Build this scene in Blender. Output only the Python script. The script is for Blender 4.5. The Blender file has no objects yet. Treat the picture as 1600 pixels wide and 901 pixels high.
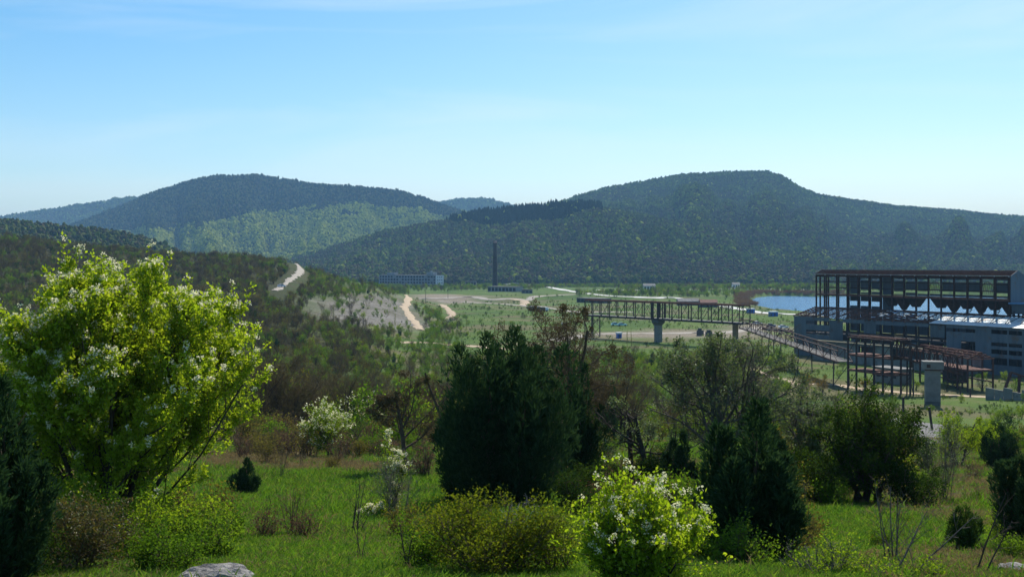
import bpy, math, random
import numpy as np
from mathutils import Vector

# ------------------------------------------------------------------ camera, sky, sun, exposure
F, HZ, EYE = 1715.0, 415.0, 28.0            # focal length in photo pixels, horizon row, eye above the valley floor
scene = bpy.context.scene
C = scene.collection
cam_data = bpy.data.cameras.new('camera')
cam = bpy.data.objects.new('camera', cam_data)
C.objects.link(cam)
cam.location = (0, 0, EYE)
cam.rotation_euler = (math.pi / 2, 0, 0)
cam_data.sensor_width = 36
cam_data.lens = 36 * F / 1600
cam_data.shift_y = -(450.5 - HZ) / 1600
cam_data.clip_start = 0.1
cam_data.clip_end = 40000
scene.camera = cam

SUN_AZ, SUN_EL = math.radians(22), math.radians(46)
world = bpy.data.worlds.new('World')
scene.world = world
world.use_nodes = True
wn, wl = world.node_tree.nodes, world.node_tree.links
wn.clear()
w_out = wn.new('ShaderNodeOutputWorld')
w_bg = wn.new('ShaderNodeBackground')
w_sky = wn.new('ShaderNodeTexSky')
w_sky.sky_type = 'NISHITA'
w_sky.sun_disc = False
w_sky.sun_elevation = SUN_EL
w_sky.sun_rotation = SUN_AZ
w_sky.altitude = 200
w_sky.air_density = 1.0
w_sky.dust_density = 0.7
w_sky.ozone_density = 2.0
w_bg.inputs['Strength'].default_value = 0.104
# thin high cirrus, streaked along one direction, all over the sky
w_tc = wn.new('ShaderNodeTexCoord')
w_map = wn.new('ShaderNodeMapping')
w_map.vector_type = 'POINT'
w_map.inputs['Rotation'].default_value = (0, math.radians(13), 0)
w_map.inputs['Scale'].default_value = (1.5, 0.8, 11.0)
w_map.inputs['Location'].default_value = (7.6, 1.1, 2.0)
wl.new(w_tc.outputs['Generated'], w_map.inputs[0])
w_noise = wn.new('ShaderNodeTexNoise')
w_noise.inputs['Scale'].default_value = 1.25
w_noise.inputs['Detail'].default_value = 7
w_noise.inputs['Roughness'].default_value = 0.55
w_noise.inputs['Distortion'].default_value = 0.9
wl.new(w_map.outputs[0], w_noise.inputs['Vector'])
w_ramp = wn.new('ShaderNodeMapRange')
w_ramp.inputs['From Min'].default_value = 0.44
w_ramp.inputs['From Max'].default_value = 0.85
w_ramp.inputs['To Max'].default_value = 0.42
wl.new(w_noise.outputs['Fac'], w_ramp.inputs['Value'])
w_hsv = wn.new('ShaderNodeHueSaturation')
w_hsv.inputs['Hue'].default_value = 0.492
w_hsv.inputs['Saturation'].default_value = 1.42
wl.new(w_sky.outputs[0], w_hsv.inputs['Color'])
w_mix = wn.new('ShaderNodeMix'); w_mix.data_type = 'RGBA'
wl.new(w_ramp.outputs['Result'], w_mix.inputs['Factor'])
wl.new(w_hsv.outputs[0], w_mix.inputs[6])
w_mix.inputs[7].default_value = (7.6, 8.0, 8.2, 1)
wl.new(w_mix.outputs[2], w_bg.inputs['Color'])
wl.new(w_bg.outputs[0], w_out.inputs[0])

sun_data = bpy.data.lights.new('sun', 'SUN')
sun_data.energy = 5.0
sun_data.angle = math.radians(0.55)
sun_data.color = (1.0, 0.935, 0.83)
sun = bpy.data.objects.new('sun', sun_data)
C.objects.link(sun)
SUN_V = Vector((math.sin(SUN_AZ) * math.cos(SUN_EL), math.cos(SUN_AZ) * math.cos(SUN_EL), math.sin(SUN_EL)))
sun.rotation_euler = SUN_V.to_track_quat('Z', 'Y').to_euler()
sun.location = (0, 0, 300)

vs = scene.view_settings
vs.view_transform = 'Standard'
vs.look = 'None'
vs.exposure = 0.45
vs.gamma = 1.0
vs.use_curve_mapping = False
scene.render.engine = 'CYCLES'
cy = scene.cycles
cy.max_bounces = 6
cy.diffuse_bounces = 3
cy.glossy_bounces = 2
cy.transmission_bounces = 4
cy.volume_bounces = 0
cy.transparent_max_bounces = 8
cy.use_denoising = True
cy.caustics_reflective = False
cy.caustics_refractive = False
cy.use_adaptive_sampling = True
cy.adaptive_threshold = 0.01
cy.sample_clamp_indirect = 6

# ------------------------------------------------------------------ helpers: noise, meshes, things
def _hash(ix, iy, seed):
    n = (ix.astype(np.int64) * 374761393 + iy.astype(np.int64) * 668265263 + seed * 982451653) & 0xffffffff
    n = ((n ^ (n >> 13)) * 1274126177) & 0xffffffff
    return ((n ^ (n >> 16)) & 0xffff) / 65535.0

def vnoise(x, y, seed=0):
    x = np.asarray(x, float); y = np.asarray(y, float)
    ix, iy = np.floor(x), np.floor(y)
    fx, fy = x - ix, y - iy
    fx = fx * fx * (3 - 2 * fx); fy = fy * fy * (3 - 2 * fy)
    a = _hash(ix, iy, seed); b = _hash(ix + 1, iy, seed)
    c = _hash(ix, iy + 1, seed); d = _hash(ix + 1, iy + 1, seed)
    return (a * (1 - fx) + b * fx) * (1 - fy) + (c * (1 - fx) + d * fx) * fy

def fbm(x, y, seed=0, octv=4):
    s, amp, tot = 0, 1.0, 0
    for i in range(octv):
        s = s + amp * vnoise(np.asarray(x) * 2 ** i, np.asarray(y) * 2 ** i, seed + i * 17)
        tot += amp; amp *= 0.5
    return s / tot

def sstep(a, b, x):
    t = np.clip((np.asarray(x, float) - a) / (b - a), 0, 1)
    return t * t * (3 - 2 * t)

def mk_mesh(name, V, quads=None, tris=None, mats=(), mi_q=None, mi_t=None, smooth=False):
    """mesh data from numpy arrays"""
    V = np.asarray(V, np.float32).reshape(-1, 3)
    q = np.zeros((0, 4), np.int32) if quads is None else np.asarray(quads, np.int32).reshape(-1, 4)
    t = np.zeros((0, 3), np.int32) if tris is None else np.asarray(tris, np.int32).reshape(-1, 3)
    me = bpy.data.meshes.new(name)
    me.vertices.add(len(V)); me.vertices.foreach_set('co', V.ravel())
    nl = q.size + t.size
    if nl:
        me.loops.add(nl)
        me.loops.foreach_set('vertex_index', np.concatenate([q.ravel(), t.ravel()]))
        npoly = len(q) + len(t)
        me.polygons.add(npoly)
        starts = np.concatenate([np.arange(len(q)) * 4, q.size + np.arange(len(t)) * 3]).astype(np.int32)
        me.polygons.foreach_set('loop_start', starts)
        mi = np.zeros(npoly, np.int32)
        if mi_q is not None: mi[:len(q)] = mi_q
        if mi_t is not None: mi[len(q):] = mi_t
        me.polygons.foreach_set('material_index', mi)
        me.polygons.foreach_set('use_smooth', np.full(npoly, bool(smooth)))
    for m in mats:
        if m is not None: me.materials.append(m)
    me.update(calc_edges=True)
    me.validate()
    return me

def link(name, data, parent=None, loc=None, rotz=None, scale=None):
    o = bpy.data.objects.new(name, data)
    C.objects.link(o)
    if parent is not None: o.parent = parent
    if loc is not None: o.location = loc
    if rotz is not None: o.rotation_euler = (0, 0, rotz)
    if scale is not None: o.scale = (scale,) * 3 if np.isscalar(scale) else scale
    return o

def tag(o, label=None, cat=None, group=None, kind=None):
    if label: o['label'] = label
    if cat: o['category'] = cat
    if group: o['group'] = group
    if kind: o['kind'] = kind
    return o

class MB:
    """collects boxes, bars, prisms into one mesh"""
    def __init__(s): s.v = []; s.q = []; s.t = []; s.n = 0
    def add(s, V, Q=(), T=()):
        V = np.asarray(V, float).reshape(-1, 3)
        s.v.append(V)
        if len(Q): s.q.append(np.asarray(Q).reshape(-1, 4) + s.n)
        if len(T): s.t.append(np.asarray(T).reshape(-1, 3) + s.n)
        s.n += len(V); return s
    BQ = [(0, 3, 2, 1), (4, 5, 6, 7), (0, 1, 5, 4), (1, 2, 6, 5), (2, 3, 7, 6), (3, 0, 4, 7)]
    def box(s, x0, x1, y0, y1, z0, z1):
        return s.add([(x0, y0, z0), (x1, y0, z0), (x1, y1, z0), (x0, y1, z0), (x0, y0, z1), (x1, y0, z1), (x1, y1, z1), (x0, y1, z1)], s.BQ)
    def bar(s, a, b, w, h=None):
        """rectangular bar from a to b, width w (horizontal), height h"""
        a = np.array(a, float); b = np.array(b, float); h = w if h is None else h
        d = b - a; L = np.linalg.norm(d); d /= max(L, 1e-9)
        up = np.array([0, 0, 1.0]) if abs(d[2]) < 0.95 else np.array([0, 1.0, 0])
        sx = np.cross(d, up); sx /= np.linalg.norm(sx); sy = np.cross(sx, d)
        V = []
        for p in (a, b):
            for (i, j) in ((-1, -1), (1, -1), (1, 1), (-1, 1)):
                V.append(p + sx * i * w / 2 + sy * j * h / 2)
        return s.add(V, s.BQ)
    def hexa(s, V):
        return s.add(V, s.BQ)
    def cyl(s, c, r0, r1, h, n=16, cap=True):
        a = np.arange(n) * 2 * math.pi / n
        b = np.c_[np.cos(a) * r0, np.sin(a) * r0, np.zeros(n)] + np.array(c)
        t = np.c_[np.cos(a) * r1, np.sin(a) * r1, np.full(n, h)] + np.array(c)
        i = np.arange(n); j = (i + 1) % n
        V = np.r_[b, t, [np.array(c) + (0, 0, h)]]
        s.add(V, np.c_[i, j, j + n, i + n], np.c_[i + n, j + n, np.full(n, 2 * n)] if cap else ())
        return s
    def mesh(s, name, mat, smooth=False):
        V = np.concatenate(s.v)
        return mk_mesh(name, V, np.concatenate(s.q) if s.q else None, np.concatenate(s.t) if s.t else None, [mat], smooth=smooth)
    def build(s, name, mat, parent=None, smooth=False, **kw):
        return link(name, s.mesh(name, mat, smooth), parent, **kw)

# ------------------------------------------------------------------ materials
def new_mat(name):
    m = bpy.data.materials.new(name); m.use_nodes = True
    nt = m.node_tree; nt.nodes.clear()
    out = nt.nodes.new('ShaderNodeOutputMaterial')
    return m, nt, out

def ramp(nt, fac, stops):
    r = nt.nodes.new('ShaderNodeValToRGB')
    el = r.color_ramp.elements
    while len(el) < len(stops): el.new(0.5)
    for e, (p, c) in zip(el, stops):
        e.position = p; e.color = (*c, 1)
    nt.links.new(fac, r.inputs[0])
    return r.outputs[0]

def noise_fac(nt, scale, detail=4, rough=0.55, coord='Object', vec=None):
    n = nt.nodes.new('ShaderNodeTexNoise')
    n.inputs['Scale'].default_value = scale
    n.inputs['Detail'].default_value = detail
    n.inputs['Roughness'].default_value = rough
    if vec is None:
        tc = nt.nodes.new('ShaderNodeTexCoord')
        vec = tc.outputs[coord]
    nt.links.new(vec, n.inputs['Vector'])
    return n.outputs['Fac']

def mixc(nt, fac, a, b):
    m = nt.nodes.new('ShaderNodeMix'); m.data_type = 'RGBA'
    for s, v in ((0, fac), (6, a), (7, b)):
        if isinstance(v, (tuple, list)): m.inputs[s].default_value = (*v, 1) if len(v) == 3 else v
        elif isinstance(v, (int, float)): m.inputs[s].default_value = v
        else: nt.links.new(v, m.inputs[s])
    return m.outputs[2]

def math_node(nt, op, a, b=None):
    m = nt.nodes.new('ShaderNodeMath'); m.operation = op
    for i, v in enumerate((a, b)):
        if v is None: continue
        if isinstance(v, (int, float)): m.inputs[i].default_value = v
        else: nt.links.new(v, m.inputs[i])
    return m.outputs[0]

def surf_mat(name, stops, scale=1.0, rough=0.85, bump=0.0, bscale=None, metal=0.0, detail=6, wear=None):
    """noise-coloured principled surface; wear = (colour, amount, scale) blotches"""
    m, nt, out = new_mat(name)
    b = nt.nodes.new('ShaderNodeBsdfPrincipled')
    col = ramp(nt, noise_fac(nt, scale, detail, 0.62), stops)
    if wear:
        wf = noise_fac(nt, wear[2], 7, 0.7)
        mr = nt.nodes.new('ShaderNodeMapRange')
        mr.inputs['From Min'].default_value = 0.62 - wear[1] * 0.3
        mr.inputs['From Max'].default_value = 0.72 - wear[1] * 0.3
        nt.links.new(wf, mr.inputs['Value'])
        col = mixc(nt, mr.outputs['Result'], col, wear[0])
    nt.links.new(col, b.inputs['Base Color'])
    b.inputs['Roughness'].default_value = rough
    b.inputs['Metallic'].default_value = metal
    b.inputs['Specular IOR Level'].default_value = 0.25
    if bump:
        bp = nt.nodes.new('ShaderNodeBump'); bp.inputs['Strength'].default_value = bump
        bp.inputs['Distance'].default_value = 0.1
        nt.links.new(noise_fac(nt, bscale or scale * 4, 6, 0.65), bp.inputs['Height'])
        nt.links.new(bp.outputs[0], b.inputs['Normal'])
    nt.links.new(b.outputs[0], out.inputs[0])
    return m

def leaf_mat(name, c0, c1, c2=None, trans=0.42, tint=(1.25, 1.15, 0.45), gloss=0.0, island=True):
    """leaf: diffuse plus translucent; colour varies leaf by leaf and plant by plant"""
    m, nt, out = new_mat(name)
    g = nt.nodes.new('ShaderNodeNewGeometry')
    oi = nt.nodes.new('ShaderNodeObjectInfo')
    fac = g.outputs['Random Per Island'] if island else oi.outputs['Random']
    if island:
        a = math_node(nt, 'MULTIPLY', g.outputs['Random Per Island'], 0.6)
        b = math_node(nt, 'MULTIPLY', oi.outputs['Random'], 0.4)
        fac = math_node(nt, 'ADD', a, b)
    stops = [(0.0, c0), (1.0, c1)] if c2 is None else [(0.0, c0), (0.55, c1), (1.0, c2)]
    col = ramp(nt, fac, stops)
    d = nt.nodes.new('ShaderNodeBsdfDiffuse'); nt.links.new(col, d.inputs['Color'])
    t = nt.nodes.new('ShaderNodeBsdfTranslucent')
    tm = nt.nodes.new('ShaderNodeMix'); tm.data_type = 'RGBA'; tm.blend_type = 'MULTIPLY'
    tm.inputs[0].default_value = 1.0
    nt.links.new(col, tm.inputs[6]); tm.inputs[7].default_value = (*tint, 1)
    nt.links.new(tm.outputs[2], t.inputs['Color'])
    mx = nt.nodes.new('ShaderNodeMixShader'); mx.inputs[0].default_value = trans
    nt.links.new(d.outputs[0], mx.inputs[1]); nt.links.new(t.outputs[0], mx.inputs[2])
    last = mx.outputs[0]
    if gloss:
        gl = nt.nodes.new('ShaderNodeBsdfGlossy'); gl.inputs['Roughness'].default_value = 0.45
        gl.inputs['Color'].default_value = (1, 1, 1, 1)
        m2 = nt.nodes.new('ShaderNodeMixShader'); m2.inputs[0].default_value = gloss
        nt.links.new(last, m2.inputs[1]); nt.links.new(gl.outputs[0], m2.inputs[2]); last = m2.outputs[0]
    nt.links.new(last, out.inputs[0])
    return m

# ------------------------------------------------------------------ terrain
def interp(px, pts):
    p = np.array(pts, float)
    return np.interp(px, p[:, 0], p[:, 1])

BASE_MID = [(0, 1.6), (4, 2.1), (8, 2.7), (12, 3.4), (20, 5.0), (30, 6.8), (43, 8.7), (60, 10.6), (75, 12.4), (100, 16.2), (150, 23.0), (200, 27.0), (240, 28.0), (1e5, 28.0)]
BASE_LEFT = [(0, 1.6), (4, 2.1), (8, 2.7), (12, 3.4), (20, 5.0), (30, 6.8), (43, 8.7), (60, 10.6), (75, 12.2), (100, 15.0), (150, 19.0), (200, 21.0), (300, 21.5), (600, 24), (900, 28.0), (1e5, 28.0)]

# (crest distance, foot distance, foot height, tree height, power, crest outline in photo pixels, gully amplitude)
LAYERS = [
    (700, 280, 6.0, 5.0, 1.25, [(-700, 345), (0, 358), (100, 372), (200, 380), (281, 388), (375, 390), (422, 396), (452, 398), (466, 400), (482, 411), (530, 423), (590, 434), (640, 452), (700, 470)], 1.6),
    (1300, 880, 4.0, 6.0, 1.0, [(-900, 290), (-300, 318), (0, 337), (60, 344), (150, 352), (210, 361), (260, 376), (290, 393), (340, 420), (400, 440)], 6.0),
    (4000, 2150, 34.0, 7.0, 1.6, [(-900, 420), (0, 385), (120, 345), (200, 314), (250, 294), (300, 278), (340, 271), (365, 272), (400, 269), (430, 275), (470, 280), (500, 285), (560, 288), (620, 294), (660, 305), (700, 320), (760, 338), (900, 370), (1100, 420)], 85.0),
    (2400, 1500, 1.0, 7.0, 0.95, [(200, 460), (400, 425), (470, 403), (530, 379), (600, 358), (660, 347), (700, 340), (760, 329), (860, 323), (910, 327), (960, 338), (1050, 352), (1300, 390), (1700, 420)], 26.0),
    (3600, 1520, 1.0, 7.0, 1.05, [(400, 440), (600, 390), (700, 355), (780, 338), (850, 322), (900, 305), (950, 290), (1020, 279), (1060, 271), (1130, 267), (1200, 266), (1225, 274), (1250, 290), (1280, 302), (1350, 312), (1400, 320), (1500, 328), (1600, 337), (1800, 350), (2600, 380)], 58.0),
    (5600, 4300, 60.0, 7.0, 1.0, [(-900, 360), (-200, 346), (0, 337), (40, 330), (100, 322), (200, 305), (260, 300), (350, 312), (500, 340), (700, 400)], 40.0),
    (6000, 4600, 60.0, 7.0, 1.0, [(400, 360), (600, 330), (690, 312), (745, 306), (775, 311), (815, 323), (860, 334), (920, 350), (1200, 400)], 30.0),
]
LAKE_PX = [(1168, 470), (1180, 464), (1200, 462), (1240, 462), (1275, 463), (1330, 462), (1450, 461), (1560, 463), (1640, 478), (1620, 500), (1500, 509), (1400, 507), (1300, 498), (1255, 488), (1215, 484), (1183, 477)]
def on_plain(px, py, z=0.0):
    Y = (EYE - z) * F / (py - HZ)
    return ((px - 800) / F * Y, Y)
LAKE = np.array([on_plain(*p) for p in LAKE_PX])
def in_poly(x, y, poly):
    x = np.asarray(x, float); y = np.asarray(y, float)
    inside = np.zeros(x.shape, bool); n = len(poly); j = n - 1
    for i in range(n):
        xi, yi = poly[i]; xj, yj = poly[j]
        c = ((yi > y) != (yj > y)) & (x < (xj - xi) * (y - yi) / (yj - yi + 1e-12) + xi)
        inside ^= c; j = i
    return inside
def poly_dist(x, y, poly, closed=True):
    x = np.asarray(x, float); y = np.asarray(y, float)
    best = np.full(x.shape, 1e9); n = len(poly)
    for i in range(n if closed else n - 1):
        ax, ay = poly[i]; bx, by = poly[(i + 1) % n]
        dx, dy = bx - ax, by - ay
        t = np.clip(((x - ax) * dx + (y - ay) * dy) / (dx * dx + dy * dy + 1e-12), 0, 1)
        best = np.minimum(best, np.hypot(x - ax - t * dx, y - ay - t * dy))
    return best

def raw_height(x, y):
    x = np.asarray(x, float); y = np.asarray(y, float)
    th = np.arctan2(x, y); r = np.hypot(x, y)
    tc = np.clip(th, -0.72, 0.72)
    d = r * np.cos(tc); px = 800 + F * np.tan(tc)
    wl_ = 1 - sstep(380, 640, px)
    drop = np.interp(d, *np.array(BASE_MID).T) * (1 - wl_) + np.interp(d, *np.array(BASE_LEFT).T) * wl_
    z = EYE - drop
    # the near meadow rolls a little
    z = z + (fbm(x / 9, y / 9, 3) - 0.5) * 0.9 * sstep(10, 30, r) * (1 - sstep(150, 260, r))
    z = z + (fbm(x / 40, y / 40, 5) - 0.5) * 2.2 * sstep(60, 120, r) * (1 - sstep(700, 1200, r)) * (1 - 0.75 * sstep(900, 1000, px))
    for k, (Dr, Df, zf, thh, pw, out, amp) in enumerate(LAYERS):
        wob = (fbm(px / 90, px * 0 + k, 50 + k, 3) - 0.5) * 0.10 * Dr
        Drw = Dr + wob
        zr = EYE + (HZ - interp(px, out)) / F * Drw - thh
        t = np.clip((d - Df) / (Drw - Df), 0, 1)
        g = t ** pw
        g = g * (1 - 0.25 * sstep(0.8, 1, t)) + 0.25 * sstep(0.8, 1, t)
        zfe = np.minimum(zf * (wl_ if k == 0 else 1.0), zr)
        zz = zfe + (zr - zfe) * g
        zz = zz - np.maximum(Df - d, 0) * 0.1
        back = np.maximum(d - Drw, 0)
        zz = zz - back * 0.22 - back ** 2 * 0.00004
        gul = (np.abs(fbm(px / 60 + k * 9, d / (Dr * 0.35), 80 + k, 4) - 0.5) * 2)
        zz = zz - amp * np.sin(np.clip(t, 0, 1) * math.pi) ** 1.2 * (1 - np.minimum(gul * 2.2, 1)) * np.clip((zr - zfe) / 40, 0, 1)
        z = np.maximum(z, zz)
    # a rounded knoll on the flank of the right-hand mountain
    bx, by = (1035 - 800) / F * 2850, 2850
    z = z + 46 * np.exp(-((x - bx) ** 2 / 170 ** 2 + (y - by) ** 2 / 250 ** 2))
    z = z + 40 * np.exp(-((x - 1000) ** 2 / 260 ** 2 + (y - 2500) ** 2 / 300 ** 2)) + 34 * np.exp(-((x - 250) ** 2 / 160 ** 2 + (y - 2150) ** 2 / 260 ** 2))
    # lake basin
    dd = poly_dist(x, y, LAKE); ins = in_poly(x, y, LAKE)
    z = np.where(ins, np.minimum(z, -0.1 - np.minimum(dd * 0.06, 3)), z)
    return z

def spaced(*segs):
    o = []
    for a, b, s in segs:
        o.append(np.arange(a, b, s))
    return np.concatenate(o)
TH = np.radians(np.concatenate([np.arange(-180, -34, 4.0), spaced((-34, 34, 0.15)), np.arange(34, 180.1, 4.0)]))
RR = np.concatenate([[0.0], spaced((1, 15, 0.45), (15, 100, 0.8), (100, 400, 2.5), (400, 1200, 6.5), (1200, 2600, 20), (2600, 4400, 36), (4400, 9000, 130))])
_tg, _rg = np.meshgrid(TH, RR, indexing='ij')
GX, GY = np.sin(_tg) * _rg, np.cos(_tg) * _rg
GZ = raw_height(GX, GY)
def ground(x, y):
    """height of the ground sheet as it is meshed"""
    x = np.asarray(x, float); y = np.asarray(y, float)
    th = np.arctan2(x, y); r = np.hypot(x, y)
    i = np.clip(np.searchsorted(TH, th) - 1, 0, len(TH) - 2); j = np.clip(np.searchsorted(RR, r) - 1, 0, len(RR) - 2)
    u = (th - TH[i]) / (TH[i + 1] - TH[i]); v = np.clip((r - RR[j]) / (RR[j + 1] - RR[j]), 0, 1)
    return (GZ[i, j] * (1 - u) + GZ[i + 1, j] * u) * (1 - v) + (GZ[i, j + 1] * (1 - u) + GZ[i + 1, j + 1] * u) * v
def gz(x, y): return float(ground(np.array([x]), np.array([y]))[0])
_RAY_Y = np.exp(np.linspace(math.log(4), math.log(5000), 4000))
def hit(px, py, dmin=4):
    """where the line of sight through a photo pixel first meets the ground"""
    Y = _RAY_Y[_RAY_Y > dmin]
    X = (px - 800) / F * Y; Z = EYE - (py - HZ) / F * Y
    k = np.argmax(Z <= ground(X, Y))
    return float(X[k]), float(Y[k])
def at(px, Y, dz=0.0):
    """ground point straight below photo column px at depth Y"""
    X = (px - 800) / F * Y
    return (X, Y, gz(X, Y) + dz)
# ------------------------------------------------------------------ dirt tracks and the ground sheet
TRACKS = {   # name: (photo pixels along it, width in metres, material key, label)
    'hill_road': ([(459, 700), (466, 688), (470.5, 668), (468, 640), (461, 606), (453, 574), (443, 540), (430, 505)], 3.3, 'pale'),
    'quarry_track': ([(634, 461), (637, 470), (632, 480), (640, 493), (648, 503), (656, 515)], 3.6, 'tan'),
    'plain_track': ([(655, 467), (690, 466), (735, 464), (765, 468), (800, 467), (826, 469), (838, 463), (900, 460)], 6.0, 'pale'),
    'field_track': ([(686, 471), (760, 474), (840, 479), (905, 488), (990, 488)], 5.0, 'pale'),
    'field_branch': ([(800, 467), (822, 472), (815, 478)], 6.0, 'tan'),
    'meadow_track': ([(690, 476), (701, 484), (706, 492), (700, 500)], 4.0, 'tan'),
    'far_road': ([(775, 445), (830, 447), (865, 450), (905, 457), (950, 462), (1010, 465), (1070, 468), (1130, 478), (1170, 485), (1215, 490), (1300, 496)], 7.0, 'white'),
    'lakeside_road': ([(930, 453), (1010, 453), (1100, 452), (1180, 451), (1280, 452), (1400, 451)], 7.0, 'white'),
    'yard_track': ([(860, 534), (905, 525), (960, 521), (1020, 521), (1080, 520), (1130, 520), (1190, 512)], 6.0, 'pale'),
    'thicket_track': ([(620, 534), (680, 536), (740, 541), (800, 546)], 4.0, 'tan'),
    'works_track': ([(1170, 575), (1205, 588), (1240, 598), (1300, 601), (1350, 607), (1420, 614), (1500, 618), (1660, 626)], 3.4, 'tan'),
    'asphalt_road': ([(1250, 640), (1330, 649), (1390, 655), (1440, 663), (1464, 673), (1452, 685), (1430, 694)], 4.6, 'grey'),
}
def smooth_line(p, n=10):
    p = np.array(p, float)
    out = []
    for i in range(len(p) - 1):
        p0 = p[max(i - 1, 0)]; p1 = p[i]; p2 = p[i + 1]; p3 = p[min(i + 2, len(p) - 1)]
        for t in np.arange(n) / n:
            out.append(0.5 * ((2 * p1) + (-p0 + p2) * t + (2 * p0 - 5 * p1 + 4 * p2 - p3) * t * t + (-p0 + 3 * p1 - 3 * p2 + p3) * t ** 3))
    out.append(p[-1])
    return np.array(out)
TRACK_LINES = {}
for nm, (pp, w_, k_) in TRACKS.items():
    TRACK_LINES[nm] = smooth_line([((px - 800) / F * py, py) if nm == 'hill_road' else hit(px, py, 90) for px, py in pp])

QUARRY = [hit(*p) for p in [(478, 474), (500, 466), (540, 462), (590, 460), (632, 463), (640, 478), (648, 500), (650, 514), (600, 515), (545, 512), (500, 505), (470, 492)]]
BARE = [hit(*p) for p in [(640, 461), (700, 459), (765, 463), (750, 472), (690, 476), (660, 470)]]
YARD = [hit(*p) for p in [(905, 521), (1000, 517), (1100, 516), (1180, 506), (1225, 515), (1150, 527), (1050, 530), (940, 529)]]

def track_dist(x, y):
    b = np.full(np.shape(x), 1e9)
    for ln in TRACK_LINES.values():
        b = np.minimum(b, poly_dist(x, y, ln[::3], False))
    return b

def zone_masks(x, y):
    r = np.hypot(x, y)
    n = fbm(x / 30, y / 30, 21)
    qd = poly_dist(x, y, QUARRY); qi = in_poly(x, y, QUARRY)
    q = np.clip(np.where(qi, 0.5 + qd / 24, 0.5 - qd / 24) + (n - 0.5) * 1.4, 0, 1)
    b = np.zeros_like(r)
    for pl in (BARE, YARD):
        pd = poly_dist(x, y, pl); pi_ = in_poly(x, y, pl)
        b = np.maximum(b, np.clip(np.where(pi_, 0.5 + pd / 18, 0.5 - pd / 18) + (n - 0.5) * 1.6, 0, 1))
    # dry patches of the near meadow, grey at the far right
    dry = sstep(0.48, 0.66, fbm(x / 7, y / 9, 31)) * (1 - sstep(120, 200, r)) * (0.25 + 0.75 * sstep(24, 48, r))
    grey = sstep(18, 30, x) * sstep(45, 62, r) * (1 - sstep(110, 140, r)) * 0.6
    dry = np.maximum(dry, grey * sstep(0.35, 0.6, fbm(x / 5, y / 5, 37)))
    dry = np.maximum(dry, 0.75 * sstep(0.47, 0.63, fbm(x / 24, y / 15, 43)) * sstep(185, 215, r) * (1 - sstep(800, 1100, r)))
    dry = np.maximum(dry, 0.8 * sstep(0.40, 0.58, fbm(x / 3.5, y / 5, 47)) * sstep(3.0, 6.0, x) * sstep(0.26, 0.32, x / np.maximum(y, 1)) * (1 - sstep(60, 90, r)))
    far = sstep(1150, 1500, r)
    wood = np.maximum(far, sstep(95, 130, r) * (1 - sstep(380, 640, 800 + F * x / np.maximum(y, 1))) * (1 - q))
    return q, b, dry, np.clip(wood, 0, 1)

V = np.c_[GX.ravel(), GY.ravel(), GZ.ravel()]
nt_, nr_ = GX.shape
ii, jj = np.meshgrid(np.arange(nt_ - 1), np.arange(nr_ - 1), indexing='ij')
a_ = (ii * nr_ + jj).ravel()
Q = np.c_[a_, a_ + 1, a_ + nr_ + 1, a_ + nr_]

m_ground, nt, out = new_mat('ground_cover')
att = nt.nodes.new('ShaderNodeAttribute'); att.attribute_name = 'zones'
sepc = nt.nodes.new('ShaderNodeSeparateColor'); nt.links.new(att.outputs['Color'], sepc.inputs[0])
geo = nt.nodes.new('ShaderNodeNewGeometry'); pos = geo.outputs['Position']
f1 = noise_fac(nt, 0.028, 9, 0.7, vec=pos)
f2 = noise_fac(nt, 0.9, 6, 0.7, vec=pos)
f3 = noise_fac(nt, 6.0, 3, 0.7, vec=pos)
fm = math_node(nt, 'ADD', math_node(nt, 'MULTIPLY', f1, 0.75), math_node(nt, 'MULTIPLY', f2, 0.25))
grass = ramp(nt, fm, [(0.30, (0.028, 0.050, 0.012)), (0.44, (0.055, 0.100, 0.020)), (0.54, (0.085, 0.135, 0.028)), (0.64, (0.12, 0.14, 0.05)), (0.72, (0.08, 0.10, 0.03))])
drycol = ramp(nt, f2, [(0.3, (0.075, 0.070, 0.035)), (0.7, (0.19, 0.155, 0.09))])
rock = ramp(nt, math_node(nt, 'ADD', math_node(nt, 'MULTIPLY', f1, 0.4), math_node(nt, 'MULTIPLY', noise_fac(nt, 0.35, 8, 0.75, vec=pos), 0.6)), [(0.40, (0.065, 0.072, 0.035)), (0.48, (0.135, 0.125, 0.10)), (0.58, (0.21, 0.20, 0.185)), (0.70, (0.15, 0.12, 0.085))])
dirt = ramp(nt, f2, [(0.3, (0.13, 0.12, 0.07)), (0.5, (0.20, 0.17, 0.125)), (0.7, (0.30, 0.26, 0.21))])
woodc = ramp(nt, f2, [(0.3, (0.030, 0.030, 0.016)), (0.7, (0.055, 0.060, 0.028))])
col = mixc(nt, sepc.outputs[2], grass, drycol)
wood_f = nt.nodes.new('ShaderNodeAttribute'); wood_f.attribute_name = 'woods'
col = mixc(nt, wood_f.outputs['Fac'], col, woodc)
col = mixc(nt, sepc.outputs[0], col, rock)
col = mixc(nt, sepc.outputs[1], col, dirt)
b = nt.nodes.new('ShaderNodeBsdfPrincipled'); b.inputs['Roughness'].default_value = 0.95
b.inputs['Specular IOR Level'].default_value = 0.05
nt.links.new(col, b.inputs['Base Color'])
bp = nt.nodes.new('ShaderNodeBump'); bp.inputs['Strength'].default_value = 0.6; bp.inputs['Distance'].default_value = 0.25
nt.links.new(math_node(nt, 'ADD', f3, math_node(nt, 'MULTIPLY', f2, 3.0)), bp.inputs['Height'])
nt.links.new(bp.outputs[0], b.inputs['Normal'])
nt.links.new(b.outputs[0], out.inputs[0])

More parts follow.
